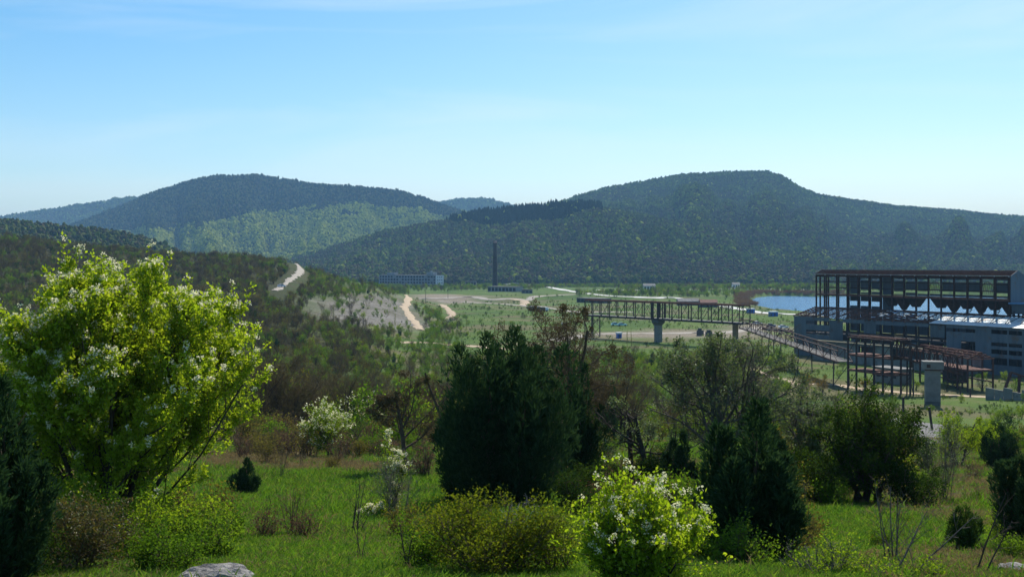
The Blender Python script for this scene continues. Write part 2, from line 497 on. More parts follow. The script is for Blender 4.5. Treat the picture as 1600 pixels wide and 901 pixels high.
me = mk_mesh('ground', V, Q[:, ::-1], mats=[m_ground], smooth=True)
q_, b_, dry_, wood_ = zone_masks(GX.ravel(), GY.ravel())
ca = me.color_attributes.new('zones', 'FLOAT_COLOR', 'POINT')
ca.data.foreach_set('color', np.c_[q_, b_, dry_, np.ones_like(q_)].astype(np.float32).ravel())
fa = me.attributes.new('woods', 'FLOAT', 'POINT')
fa.data.foreach_set('value', wood_.astype(np.float32))
tag(link('ground', me), 'green meadow slope, valley floor and wooded hills', 'ground', kind='structure')

TRACK_MATS = {
    'pale': surf_mat('pale_dirt', [(0.3, (0.24, 0.21, 0.17)), (0.7, (0.34, 0.31, 0.27))], 0.8, 0.95, 0.3),
    'tan': surf_mat('tan_dirt', [(0.3, (0.30, 0.22, 0.14)), (0.7, (0.45, 0.36, 0.25))], 0.8, 0.95, 0.3),
    'white': surf_mat('white_gravel', [(0.3, (0.42, 0.41, 0.39)), (0.7, (0.60, 0.59, 0.57))], 0.3, 0.9),
    'grey': surf_mat('old_asphalt', [(0.3, (0.10, 0.097, 0.092)), (0.7, (0.16, 0.155, 0.148))], 0.7, 0.9, 0.3),
}
TRACK_LABELS = {'hill_road': 'pale road climbing over the wooded hill', 'quarry_track': 'tan dirt track beside the bare quarry slope',
    'plain_track': 'pale dirt track crossing the plain below the chimney', 'field_track': 'long straight pale track across the green field',
    'field_branch': 'short tan branch joining two field tracks', 'meadow_track': 'curved tan track leading down to the blue car',
    'far_road': 'white gravel road running from the chimney towards the lake', 'lakeside_road': 'white road along the foot of the mountain past the lake',
    'yard_track': 'wide pale dirt yard under the steel gallery', 'thicket_track': 'short pale track behind the brown thicket',
    'works_track': 'tan dirt path in front of the steel works', 'asphalt_road': 'grey asphalt road bend below the concrete pillar'}
for nm, ln in TRACK_LINES.items():
    w_ = TRACKS[nm][1]
    d_ = np.gradient(ln, axis=0); d_ /= np.linalg.norm(d_, axis=1)[:, None] + 1e-9
    nrm = np.c_[-d_[:, 1], d_[:, 0]]
    cols = np.linspace(-0.5, 0.5, 5)
    wv = w_ * (0.85 + 0.4 * vnoise(ln[:, 0] / 12, ln[:, 1] / 12, 9))
    P = ln[:, None, :] + nrm[:, None, :] * (cols[None, :, None] * wv[:, None, None])
    # ragged edges
    P += nrm[:, None, :] * ((fbm(P[..., 0] / 4, P[..., 1] / 4, 12) - 0.5) * 1.1 * w_ * (np.abs(cols) > 0.4))[..., None]
    dist_ = np.hypot(P[..., 0], P[..., 1])
    lift = 0.03 + 0.25 * sstep(200, 600, dist_) * (np.abs(cols) < 0.4) + 0.08 * sstep(250, 900, dist_)
    Zr = ground(P[..., 0], P[..., 1]) + lift
    n_, k_ = P.shape[:2]
    VV = np.concatenate([P, Zr[..., None]], -1).reshape(-1, 3)
    i_, j_ = np.meshgrid(np.arange(n_ - 1), np.arange(k_ - 1), indexing='ij'); s_ = (i_ * k_ + j_).ravel()
    me = mk_mesh(nm, VV, np.c_[s_, s_ + 1, s_ + k_ + 1, s_ + k_], mats=[TRACK_MATS[TRACKS[nm][2]]], smooth=True)
    tag(link(nm, me), TRACK_LABELS[nm], 'road' if 'road' in nm else 'track', kind='structure')

# lake
m_water, nt, out = new_mat('lake_water')
b = nt.nodes.new('ShaderNodeBsdfPrincipled')
b.inputs['Base Color'].default_value = (0.06, 0.19, 0.37, 1)
b.inputs['Roughness'].default_value = 0.12
b.inputs['IOR'].default_value = 1.33
bp = nt.nodes.new('ShaderNodeBump'); bp.inputs['Strength'].default_value = 0.8; bp.inputs['Distance'].default_value = 0.5
geo = nt.nodes.new('ShaderNodeNewGeometry')
mp = nt.nodes.new('ShaderNodeMapping'); mp.inputs['Scale'].default_value = (0.25, 0.6, 1)
nt.links.new(geo.outputs['Position'], mp.inputs[0])
nt.links.new(noise_fac(nt, 1.0, 5, 0.6, vec=mp.outputs[0]), bp.inputs['Height'])
nt.links.new(bp.outputs[0], b.inputs['Normal']); nt.links.new(b.outputs[0], out.inputs[0])
cen = LAKE.mean(0)
lp = smooth_line(np.r_[LAKE, LAKE[:1]], 6)[:-1]
lp = cen + (lp - cen) * 1.02
VV = np.r_[np.c_[lp, np.full(len(lp), -0.12)], [[cen[0], cen[1], -0.12]]]
n_ = len(lp); i_ = np.arange(n_)
me = mk_mesh('lake', VV, tris=np.c_[(i_ + 1) % n_, i_, np.full(n_, n_)], mats=[m_water])
tag(link('lake', me), 'blue lake behind the steel works', 'lake', kind='structure')
# ------------------------------------------------------------------ vegetation generators
def unit(v): return v / (np.linalg.norm(v, axis=-1, keepdims=True) + 1e-9)

def tube(pts, rad, sides=4):
    """pts (N,k,3), rad (N,k) -> verts, quads"""
    N, k, _ = pts.shape
    tan = np.gradient(pts, axis=1); tan = unit(tan)
    ref = np.where(np.abs(tan[..., 2:3]) > 0.9, np.array([1.0, 0, 0]), np.array([0, 0, 1.0]))
    a = unit(np.cross(tan, ref)); b = np.cross(tan, a)
    ang = np.arange(sides) * 2 * math.pi / sides
    ring = a[:, :, None, :] * np.cos(ang)[:, None] + b[:, :, None, :] * np.sin(ang)[:, None]
    V = pts[:, :, None, :] + ring * rad[:, :, None, None]
    base = (np.arange(N)[:, None, None] * k + np.arange(k - 1)[None, :, None]) * sides
    s = np.arange(sides)[None, None, :]; s2 = (s + 1) % sides
    Q = np.stack([base + s, base + s2, base + sides + s2, base + sides + s], -1).reshape(-1, 4)
    return V.reshape(-1, 3), Q

def env_limit(o, d, cen, semi):
    """distance from o along d to the ellipsoid"""
    oo = (o - cen) / semi; dd = d / semi
    A = (dd ** 2).sum(-1); B = (oo * dd).sum(-1); Cc = (oo ** 2).sum(-1) - 1
    disc = np.maximum(B * B - A * Cc, 0)
    far = (-B + np.sqrt(disc)) / A
    return np.where((Cc < 0) | ((B < 0) & (B * B > A * Cc)), far, 0.12)

def grow(rng, stems, levels, env=None):
    """stems: (start (N,3), dir (N,3), length (N,), radius (N,), k, wiggle, tropism) then levels of children.
    level: dict(n, len, ang, k, wig, trop, t0, rr)"""
    st, dr, ln, rd, k, wig, trop = stems
    out = []
    def poly(st, dr, ln, rd, k, wig, trop, tip):
        N = len(st); pts = np.zeros((N, k, 3)); pts[:, 0] = st; d = dr.copy()
        for i in range(1, k):
            d = unit(d + rng.normal(0, wig, (N, 3)) + np.array([0, 0, trop]))
            pts[:, i] = pts[:, i - 1] + d * (ln / (k - 1))[:, None]
        rr = rd[:, None] * np.linspace(1, tip, k)[None, :]
        return pts, rr
    pts, rr = poly(st, dr, ln, rd, k, wig, trop, 0.35)
    out.append((pts, rr))
    for L in levels:
        N, kk, _ = pts.shape; n = L['n']
        t = L.get('t0', 0.25) + (1 - L.get('t0', 0.25)) * (np.arange(n)[None, :] + rng.random((N, n))) / n
        f = t * (kk - 1); i = np.minimum(f.astype(int), kk - 2); u = (f - i)[..., None]
        ar = np.arange(N)[:, None]
        p = pts[ar, i] * (1 - u) + pts[ar, i + 1] * u
        td = unit(pts[ar, i + 1] - pts[ar, i])
        r0 = rr[ar, i] * (1 - u[..., 0]) + rr[ar, i + 1] * u[..., 0]
        rnd = unit(rng.normal(size=(N, n, 3)))
        perp = unit(rnd - (rnd * td).sum(-1, keepdims=True) * td)
        an = np.radians(rng.uniform(*L['ang'], (N, n)))[..., None]
        cd = unit(td * np.cos(an) + perp * np.sin(an) + np.array([0, 0, L.get('lift', 0)]))
        plen = np.linalg.norm(np.diff(pts, axis=1), axis=-1).sum(1)
        ll = plen[:, None] * rng.uniform(*L['len'], (N, n)) * (1.15 - 0.55 * t)
        if 'abs' in L: ll = rng.uniform(*L['abs'], (N, n))
        p = p.reshape(-1, 3); cd = cd.reshape(-1, 3); ll = ll.ravel(); r0 = r0.ravel()
        if env is not None and not L.get('free'):
            lim = env_limit(p, cd, *env) * rng.uniform(*L.get('ef', (0.8, 1.15)), len(p))
            ll = np.minimum(ll, np.maximum(lim, 0.06))
        keep = rng.random(len(p)) < L.get('keep', 1.0)
        p, cd, ll, r0 = p[keep], cd[keep], ll[keep], r0[keep]
        pts, rr = poly(p, cd, ll, np.maximum(r0 * L.get('rr', 0.6), L.get('rmin', 0.002)), L['k'], L['wig'], L['trop'], L.get('tip', 0.4))
        out.append((pts, rr))
    return out

def branches_mesh(name, lv, mat, sides=(7, 5, 4, 3, 3, 3)):
    Vs, Qs, n = [], [], 0
    for i, (p, r) in enumerate(lv):
        v, q = tube(p, r, sides[min(i, len(sides) - 1)])
        Vs.append(v); Qs.append(q + n); n += len(v)
    return mk_mesh(name, np.concatenate(Vs), np.concatenate(Qs), mats=[mat], smooth=True)

def leaf_quads(rng, p, size, up=0.3, aspect=0.55, droop=0.0, axis=None, jit=1.0):
    """one folded leaf per point; size scalar or array"""
    N = len(p)
    a = unit(rng.normal(size=(N, 3)) * jit + np.array([0, 0, up]) + (axis if axis is not None else 0))
    r = unit(rng.normal(size=(N, 3)))
    b = unit(np.cross(a, r)); nn = np.cross(a, b)
    s = (size * rng.uniform(0.65, 1.35, N))[:, None]
    w = s * aspect
    V = np.stack([p, p + a * s * 0.55 + b * w * 0.5 + nn * s * 0.08, p + a * s, p + a * s * 0.55 - b * w * 0.5 + nn * s * 0.08], 1)
    return V.reshape(-1, 3), np.arange(N * 4).reshape(-1, 4)

def along(rng, pts, n, t0=0.0, t1=1.0):
    """n random points on each polyline -> points, direction"""
    N, k, _ = pts.shape
    f = rng.uniform(t0, t1, (N, n)) * (k - 1); i = np.minimum(f.astype(int), k - 2); u = (f - i)[..., None]
    ar = np.arange(N)[:, None]
    return (pts[ar, i] * (1 - u) + pts[ar, i + 1] * u).reshape(-1, 3), unit(pts[ar, i + 1] - pts[ar, i]).reshape(-1, 3)

def blossom(rng, cen, rad=0.05, n=9, size=0.03):
    """round heads of small petals"""
    N = len(cen)
    d = unit(rng.normal(size=(N, n, 3)) + np.array([0, 0, 0.35]))
    p = (cen[:, None] + d * rad * rng.uniform(0.5, 1.1, (N, n, 1))).reshape(-1, 3)
    return leaf_quads(rng, p, np.full(len(p), size), 0.2, 0.95, axis=d.reshape(-1, 3) * 0.3)

# plant materials
M_BARK = surf_mat('dark_bark', [(0.3, (0.030, 0.024, 0.019)), (0.7, (0.085, 0.068, 0.055))], 9, 0.95)
M_BARK_GREY = surf_mat('grey_bark', [(0.3, (0.070, 0.060, 0.052)), (0.7, (0.17, 0.15, 0.13))], 8, 0.95)
M_BARK_BROWN = surf_mat('brown_bark', [(0.3, (0.060, 0.040, 0.026)), (0.7, (0.14, 0.098, 0.066))], 8, 0.95)
M_TWIG_BROWN = leaf_mat('brown_twigs', (0.095, 0.074, 0.036), (0.19, 0.150, 0.078), trans=0.15, tint=(1, 0.9, 0.7))
M_PEAR = leaf_mat('pear_leaves', (0.14, 0.24, 0.018), (0.24, 0.35, 0.030), (0.36, 0.41, 0.08), trans=0.6, tint=(1.25, 1.2, 0.35))
M_PETAL = leaf_mat('white_petals', (0.58, 0.58, 0.34), (0.76, 0.74, 0.54), (0.84, 0.82, 0.66), trans=0.45, tint=(1, 0.98, 0.85))
M_JUNIPER = leaf_mat('juniper_needles', (0.016, 0.038, 0.018), (0.032, 0.066, 0.030), (0.060, 0.095, 0.042), trans=0.25, tint=(1.1, 1.2, 0.7))
M_FRESH = leaf_mat('fresh_green_leaves', (0.055, 0.120, 0.014), (0.105, 0.190, 0.024), (0.16, 0.24, 0.040), trans=0.5, tint=(1.2, 1.2, 0.4))
M_SPRING = leaf_mat('bright_spring_leaves', (0.10, 0.18, 0.015), (0.17, 0.26, 0.024), (0.24, 0.31, 0.045), trans=0.55, tint=(1.25, 1.2, 0.4))
M_OLIVE = leaf_mat('olive_budding_leaves', (0.095, 0.090, 0.028), (0.15, 0.145, 0.040), (0.22, 0.19, 0.07), trans=0.4, tint=(1.2, 1.1, 0.5))
M_DARKLEAF = leaf_mat('dark_green_leaves', (0.018, 0.040, 0.012), (0.032, 0.062, 0.016), (0.060, 0.100, 0.022), trans=0.35, tint=(1.2, 1.2, 0.45))
M_ROSE = leaf_mat('rose_leaves', (0.035, 0.055, 0.014), (0.075, 0.095, 0.028), (0.13, 0.10, 0.045), trans=0.38, tint=(1.2, 1.05, 0.5), gloss=0.012)
M_YELLOW = leaf_mat('yellow_green_leaves', (0.080, 0.120, 0.016), (0.13, 0.18, 0.022), (0.21, 0.21, 0.045), trans=0.5, tint=(1.25, 1.1, 0.35))
M_PALELEAF = leaf_mat('pale_grey_green_leaves', (0.075, 0.105, 0.050), (0.13, 0.17, 0.085), (0.24, 0.28, 0.17), trans=0.42, tint=(1.1, 1.15, 0.6), gloss=0.02)
M_WILLOW = leaf_mat('golden_willow_leaves', (0.15, 0.115, 0.018), (0.21, 0.165, 0.028), trans=0.5, tint=(1.2, 1.0, 0.4))
M_GRASS = leaf_mat('grass_blades', (0.050, 0.130, 0.018), (0.085, 0.185, 0.028), (0.16, 0.21, 0.055), trans=0.5, tint=(1.2, 1.2, 0.4))
M_DRYGRASS = leaf_mat('dry_grass_blades', (0.13, 0.11, 0.055), (0.22, 0.18, 0.10), trans=0.4, tint=(1.1, 1, 0.7))
M_REED = leaf_mat('brown_reeds', (0.12, 0.075, 0.045), (0.20, 0.135, 0.085), trans=0.3, tint=(1.1, 1, 0.7))

def join_meshes(name, parts):
    """parts: list of meshes -> one mesh keeping materials"""
    Vs, Qs, mq, mats, n = [], [], [], [], 0
    for me in parts:
        nv = len(me.vertices); co = np.empty(nv * 3, np.float32); me.vertices.foreach_get('co', co)
        ls = np.empty(len(me.loops), np.int32); me.loops.foreach_get('vertex_index', ls)
        Vs.append(co.reshape(-1, 3)); Qs.append(ls.reshape(-1, 4) + n)
        for m in me.materials:
            if m not in mats: mats.append(m)
        mq.append(np.full(len(me.polygons), mats.index(me.materials[0]))); n += nv
    return mk_mesh(name, np.concatenate(Vs), np.concatenate(Qs), mats=mats, mi_q=np.concatenate(mq))

def cat_quads(*vq):
    Vs, Qs, n = [], [], 0
    for v, q in vq:
        Vs.append(v); Qs.append(q + n); n += len(v)
    return np.concatenate(Vs), np.concatenate(Qs)

# --- generic mid-distance plants, about their real size; each returns [(part name, mesh), ...]
def up_stems(rng, n, h, r, spread, lean=0.25, k=6, wig=0.08, trop=0.1):
    st = np.c_[rng.normal(0, spread, (n, 2)), np.full(n, -0.15)]
    dr = unit(np.c_[rng.normal(0, lean, (n, 2)), np.ones(n)])
    return (st, dr, h * rng.uniform(0.8, 1.1, n), r * rng.uniform(0.7, 1.1, n), k, wig, trop)

def bare_tree(seed, h=6.0, twigs=5, mat=None, bark=None, n_stem=2):
    rng = np.random.default_rng(seed)
    lv = grow(rng, up_stems(rng, n_stem, h * 0.62, 0.10, 0.15, 0.22, 6, 0.10, 0.08),
              [dict(n=8, len=(0.45, 0.75), ang=(20, 50), k=5, wig=0.13, trop=0.12, t0=0.22, rr=0.55),
               dict(n=6, len=(0.35, 0.6), ang=(20, 55), k=4, wig=0.16, trop=0.12, t0=0.15, rr=0.55),
               dict(n=twigs, len=(0.4, 0.75), ang=(20, 60), k=3, wig=0.18, trop=0.10, t0=0.1, rr=0.6, rmin=0.010)])
    tr = branches_mesh('trunk', lv[:3], bark or M_BARK, (6, 4, 3))
    p, d = along(rng, lv[3][0], 2, 0.2, 1.0)
    v, q = leaf_quads(rng, p, np.full(len(p), 0.36), 0.5, 0.055, axis=d * 1.2, jit=0.6)
    tv, tq = tube(lv[3][0], lv[3][1], 3)
    V_, Q_ = cat_quads((tv, tq), (v, q))
    return [('trunk', tr), ('crown', mk_mesh('crown', V_, Q_, mats=[mat or M_TWIG_BROWN]))]

def leafy_tree(seed, h=5.0, mat=None, leaf=0.16, per=9, n_stem=3, squat=1.0, bark=None, fill=1.0, blossoms=0, twigs=6):
    rng = np.random.default_rng(seed)
    w = h * 0.36 * squat
    env = (np.array([0, 0, h * 0.56]), np.array([w, w, h * 0.46]))
    lv = grow(rng, up_stems(rng, n_stem, h * 0.72, 0.07, 0.12 * squat, 0.28 * squat, 5, 0.10, 0.06),
              [dict(n=8, len=(0.5, 0.8), ang=(25, 65), k=4, wig=0.13, trop=0.08, t0=0.15, rr=0.5),
               dict(n=twigs, len=(0.4, 0.7), ang=(25, 65), k=3, wig=0.15, trop=0.1, t0=0.1, rr=0.5, rmin=0.008)], env)
    tr = branches_mesh('trunk', lv, bark or M_BARK, (5, 3, 3))
    p, d = along(rng, lv[2][0], per, 0.15, 1.1)
    p = p + rng.normal(0, 0.09, p.shape) * h / 5
    v, q = leaf_quads(rng, p, np.full(len(p), leaf), 0.25, 0.62)
    parts = [('trunk', tr), ('crown', mk_mesh('crown', v, q, mats=[mat or M_FRESH]))]
    if blossoms:
        c = lv[2][0][:, -1]; c = c[(c[:, 2] > h * 0.45) | (rng.random(len(c)) < 0.4)]
        c = np.repeat(c, blossoms, 0) + rng.normal(0, 0.12, (len(c) * blossoms, 3))
        bv, bq = blossom(rng, c, 0.09, 5, 0.085)
        parts.append(('blossoms', mk_mesh('blossoms', bv, bq, mats=[M_PETAL])))
    return parts

def juniper(seed, h=4.0, w=1.3, n=2600, spray=0.22, mat=None, lobes=9, base=0.04, peak=0.4, ragged=0.42):
    """upright evergreen: steep lobes of fine sprays around several stems"""
    rng = np.random.default_rng(seed)
    c = []
    for i in range(lobes):
        a = i * 2.4 + rng.uniform(-.5, .5); rr = w * math.sqrt((i + .3) / lobes) * 0.78
        hh = h * (1 - peak * (rr / w) ** 2 - ragged * rng.random() * (i > 0))
        c.append((rr * math.cos(a), rr * math.sin(a), hh, w * rng.uniform(0.26, 0.40) * (1.25 if lobes < 8 else 1)))
    c = np.array(c)
    k = rng.integers(0, lobes, n)
    t = rng.random(n) ** 0.85 * (1 - base) + base
    prof = np.minimum(1, ((t + .03) / 0.16) ** 0.5) * np.maximum(1 - ((t - 0.45).clip(0) / 0.56) ** 1.8, 0) ** 0.75
    a = rng.uniform(0, 2 * math.pi, n)
    plume = np.abs(np.sin(a * 2.5 + k * 1.7 + t * 3)) * np.abs(np.sin(t * 11 + k + a))
    rad = c[k, 3] * prof * np.sqrt(rng.uniform(0.2, 1.0, n)) * (0.72 + 0.55 * plume)
    ctr = c[k, :2] * (0.45 + 0.62 * np.minimum(t * 1.4, 1))[:, None]
    p = np.c_[ctr[:, 0] + rad * np.cos(a), ctr[:, 1] + rad * np.sin(a), t * c[k, 2]]
    outw = np.c_[np.cos(a), np.sin(a), np.full(n, 1.7)]
    v, q = leaf_quads(rng, np.repeat(p, 2, 0), np.full(n * 2, spray), 0, 0.24, axis=np.repeat(unit(outw), 2, 0) * 1.4, jit=0.55)
    lv = grow(rng, (np.c_[c[:, :2] * 0.25, np.full(lobes, -0.15)], unit(np.c_[c[:, :2] * 0.5, np.full(lobes, h * 0.6)]), c[:, 2] * 0.85, np.full(lobes, 0.05), 5, 0.04, 0.05),
              [dict(n=5, len=(0.2, 0.35), ang=(25, 50), k=3, wig=0.1, trop=0.15, t0=0.15, rr=0.5)])
    return [('trunk', branches_mesh('trunk', lv, M_BARK_BROWN, (5, 3))), ('crown', mk_mesh('crown', v, q, mats=[mat or M_JUNIPER]))]

def narrow_tree(seed, h=7.0, mat=None):
    rng = np.random.default_rng(seed)
    lv = grow(rng, up_stems(rng, 1, h * 0.95, 0.07, 0.02, 0.04, 7, 0.03, 0.1),
              [dict(n=26, len=(0.1, 0.2), ang=(18, 38), k=4, wig=0.1, trop=0.25, t0=0.1, rr=0.4),
               dict(n=4, len=(0.35, 0.6), ang=(20, 45), k=3, wig=0.1, trop=0.2, t0=0.2, rr=0.5, rmin=0.006)])
    p, d = along(rng, lv[2][0], 7, 0.1, 1.1); p = p + rng.normal(0, 0.07, p.shape)
    v, q = leaf_quads(rng, p, np.full(len(p), 0.13), 0.3, 0.55)
    return [('trunk', branches_mesh('trunk', lv, M_BARK_GREY, (5, 3, 3))), ('crown', mk_mesh('crown', v, q, mats=[mat or M_YELLOW]))]

PROTO = {
    'bare': [bare_tree(100 + i, 5.5 + 0.6 * i, n_stem=2 + i % 2) for i in range(4)],
    'olive': [leafy_tree(200 + i, 5.5, M_OLIVE, 0.17, 4, 2, 1.1, M_BARK_BROWN) for i in range(3)],
    'green': [leafy_tree(300 + i, 4.6, M_FRESH, 0.20, 7, 3, 1.25) for i in range(4)],
    'spring': [leafy_tree(340 + i, 4.2, M_SPRING, 0.20, 7, 3, 1.1) for i in range(3)],
    'dark': [leafy_tree(380 + i, 5.0, M_DARKLEAF, 0.20, 8, 3, 1.15) for i in range(3)],
    'juniper': [juniper(400 + i, 3.4 + 0.5 * i, 1.0, 900, 0.30, lobes=5 + i) for i in range(3)],
    'blossom': [leafy_tree(500 + i, 4.4, M_SPRING, 0.15, 4, 3, 1.2, blossoms=2) for i in range(2)],
    'narrow': [narrow_tree(600 + i) for i in range(2)],
    'pale': [leafy_tree(650 + i, 3.4, M_PALELEAF, 0.17, 6, 3, 1.3) for i in range(2)],
}
PROTO_H = {'bare': 6.4, 'olive': 5.5, 'green': 4.6, 'spring': 4.2, 'dark': 5.0, 'juniper': 3.9, 'blossom': 4.4, 'narrow': 7.0, 'pale': 3.4}
PROTO_JOIN = {k: [join_meshes(k + '_tree_mass', [m for _, m in parts]) for parts in v] for k, v in PROTO.items()}

def place_tree(kind, var, name, x, y, scale, rotz, label, cat='tree', group=None, sink=0.0, parts=True):
    z = gz(x, y) - sink
    if parts:
        root = link(name, None, None, (x, y, z), rotz, scale)
        for pn, me in PROTO[kind][var % len(PROTO[kind])]:
            link(pn, me, root)
    else:
        root = link(name, PROTO_JOIN[kind][var % len(PROTO[kind])], None, (x, y, z), rotz, scale)
    return tag(root, label, cat, group)

# --- masses (countless plants): points carrying instances, one object
def make_stuff(name, P, rot, scl, idx, meshes, label, cat):
    coll = bpy.data.collections.new(name + '_kinds')
    for i, me in enumerate(meshes):
        coll.objects.link(bpy.data.objects.new('%s_kind_%02d' % (name, i), me))
    pm = bpy.data.meshes.new(name)
    P = np.asarray(P, np.float32)
    pm.vertices.add(len(P)); pm.vertices.foreach_set('co', P.ravel())
    for an, ty, vals in (('turn', 'FLOAT', rot), ('size', 'FLOAT', scl)):
        a = pm.attributes.new(an, ty, 'POINT'); a.data.foreach_set('value', np.asarray(vals, np.float32))
    a = pm.attributes.new('pick', 'INT', 'POINT'); a.data.foreach_set('value', np.asarray(idx, np.int32))
    ng = bpy.data.node_groups.new(name + '_spread', 'GeometryNodeTree')
    ng.interface.new_socket('Geometry', in_out='INPUT', socket_type='NodeSocketGeometry')
    ng.interface.new_socket('Geometry', in_out='OUTPUT', socket_type='NodeSocketGeometry')
    N = ng.nodes.new; Lk = ng.links.new
    gi, go = N('NodeGroupInput'), N('NodeGroupOutput')
    iop = N('GeometryNodeInstanceOnPoints'); ci = N('GeometryNodeCollectionInfo')
    ci.inputs['Collection'].default_value = coll
    ci.inputs['Separate Children'].default_value = True
    ci.inputs['Reset Children'].default_value = True
    iop.inputs['Pick Instance'].default_value = True
    def attr(nm, dt):
        n = N('GeometryNodeInputNamedAttribute'); n.data_type = dt; n.inputs['Name'].default_value = nm
        return n.outputs['Attribute']
    cx = N('ShaderNodeCombineXYZ')
    Lk(attr('turn', 'FLOAT'), cx.inputs['Z'])
    Lk(gi.outputs[0], iop.inputs['Points']); Lk(ci.outputs[0], iop.inputs['Instance'])
    Lk(attr('pick', 'INT'), iop.inputs['Instance Index'])
    Lk(cx.outputs[0], iop.inputs['Rotation']); Lk(attr('size', 'FLOAT'), iop.inputs['Scale'])
    Lk(iop.outputs[0], go.inputs[0])
    o = link(name, pm)
    md = o.modifiers.new('spread', 'NODES'); md.node_group = ng
    return tag(o, label, cat, kind='stuff')
# ------------------------------------------------------------------ buildings and structures
M_RUST = surf_mat('dark_rusty_steel', [(0.3, (0.030, 0.016, 0.012)), (0.55, (0.070, 0.032, 0.022)), (0.75, (0.13, 0.058, 0.036))], 0.7, 0.8)
M_RUSTRED = surf_mat('red_rusty_steel', [(0.3, (0.085, 0.034, 0.024)), (0.7, (0.20, 0.085, 0.055))], 0.9, 0.85)
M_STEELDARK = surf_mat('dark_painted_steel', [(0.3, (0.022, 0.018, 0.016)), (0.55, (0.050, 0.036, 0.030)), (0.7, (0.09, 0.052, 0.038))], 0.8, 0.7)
M_PALETIP = surf_mat('bare_bright_steel', [(0.3, (0.30, 0.26, 0.24)), (0.7, (0.50, 0.47, 0.45))], 1.0, 0.6)
def sheet_mat(name, stops, rib=1.9, strength=0.5, wear=None):
    """ribbed metal sheeting"""
    m, nt, out = new_mat(name)
    b = nt.nodes.new('ShaderNodeBsdfPrincipled')
    tc = nt.nodes.new('ShaderNodeTexCoord')
    mp = nt.nodes.new('ShaderNodeMapping'); mp.inputs['Scale'].default_value = (1, 1, 0.12)
    nt.links.new(tc.outputs['Object'], mp.inputs[0])
    col = ramp(nt, noise_fac(nt, 0.8, 6, 0.7, vec=mp.outputs[0]), stops)
    if wear:
        mr = nt.nodes.new('ShaderNodeMapRange'); mr.inputs['From Min'].default_value = 0.54; mr.inputs['From Max'].default_value = 0.66
        nt.links.new(noise_fac(nt, 0.35, 7, 0.7), mr.inputs['Value'])
        col = mixc(nt, mr.outputs['Result'], col, wear)
    nt.links.new(col, b.inputs['Base Color']); b.inputs['Roughness'].default_value = 0.55; b.inputs['Metallic'].default_value = 0.15
    w = nt.nodes.new('ShaderNodeTexWave'); w.bands_direction = 'X'; w.inputs['Scale'].default_value = rib
    nt.links.new(tc.outputs['Object'], w.inputs['Vector'])
    bp = nt.nodes.new('ShaderNodeBump'); bp.inputs['Strength'].default_value = strength; bp.inputs['Distance'].default_value = 0.06
    nt.links.new(w.outputs['Fac'], bp.inputs['Height']); nt.links.new(bp.outputs[0], b.inputs['Normal'])
    nt.links.new(b.outputs[0], out.inputs[0])
    return m
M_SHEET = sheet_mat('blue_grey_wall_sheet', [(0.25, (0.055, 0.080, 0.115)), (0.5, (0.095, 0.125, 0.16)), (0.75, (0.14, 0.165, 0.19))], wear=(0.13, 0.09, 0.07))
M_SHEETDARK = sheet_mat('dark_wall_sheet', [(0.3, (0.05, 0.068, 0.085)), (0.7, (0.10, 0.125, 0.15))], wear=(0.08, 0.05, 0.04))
M_ROOFSHEET = sheet_mat('pale_roof_sheet', [(0.3, (0.42, 0.50, 0.52)), (0.7, (0.60, 0.66, 0.66))], 1.2, 0.3, wear=(0.36, 0.26, 0.19))
M_ROOFBLUE = sheet_mat('blue_roof_sheet', [(0.3, (0.06, 0.17, 0.33)), (0.7, (0.10, 0.24, 0.42))], 1.2, 0.3)
M_CONC = surf_mat('weathered_concrete', [(0.3, (0.15, 0.145, 0.135)), (0.7, (0.28, 0.27, 0.25))], 0.5, 0.95, 0.25, wear=((0.13, 0.12, 0.10), 0.25, 0.35))
M_CONCPALE = surf_mat('pale_concrete', [(0.3, (0.13, 0.128, 0.118)), (0.7, (0.24, 0.235, 0.22))], 0.5, 0.95, 0.2, wear=((0.2, 0.18, 0.16), 0.2, 0.3))
M_CONCDARK = surf_mat('dark_concrete', [(0.3, (0.075, 0.072, 0.066)), (0.7, (0.14, 0.135, 0.125))], 0.5, 0.95, 0.2)  # darker grey variant of the concrete
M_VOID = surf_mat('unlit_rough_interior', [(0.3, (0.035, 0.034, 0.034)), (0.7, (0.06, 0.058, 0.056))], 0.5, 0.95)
M_WHITEWALL = surf_mat('white_and_sunlit_wall', [(0.3, (0.62, 0.62, 0.60)), (0.7, (0.78, 0.78, 0.76))], 0.3, 0.9, wear=((0.45, 0.42, 0.38), 0.1, 0.2))
M_GREYWALL = surf_mat('grey_and_shaded_wall', [(0.3, (0.24, 0.235, 0.23)), (0.7, (0.36, 0.35, 0.345))], 0.2, 0.9, wear=((0.16, 0.15, 0.14), 0.2, 0.15))
M_ROOFMOSS = surf_mat('overgrown_roof', [(0.3, (0.07, 0.075, 0.035)), (0.55, (0.11, 0.10, 0.06)), (0.75, (0.19, 0.17, 0.14))], 0.6, 0.95, 0.4)
M_CHIMNEY = surf_mat('sooty_brick', [(0.3, (0.040, 0.030, 0.028)), (0.7, (0.075, 0.058, 0.052))], 0.4, 0.95)

def root(name, x, y, rotz, label, cat, group=None, z=None):
    return tag(link(name, None, None, (x, y, gz(x, y) if z is None else z), rotz), label, cat, group)

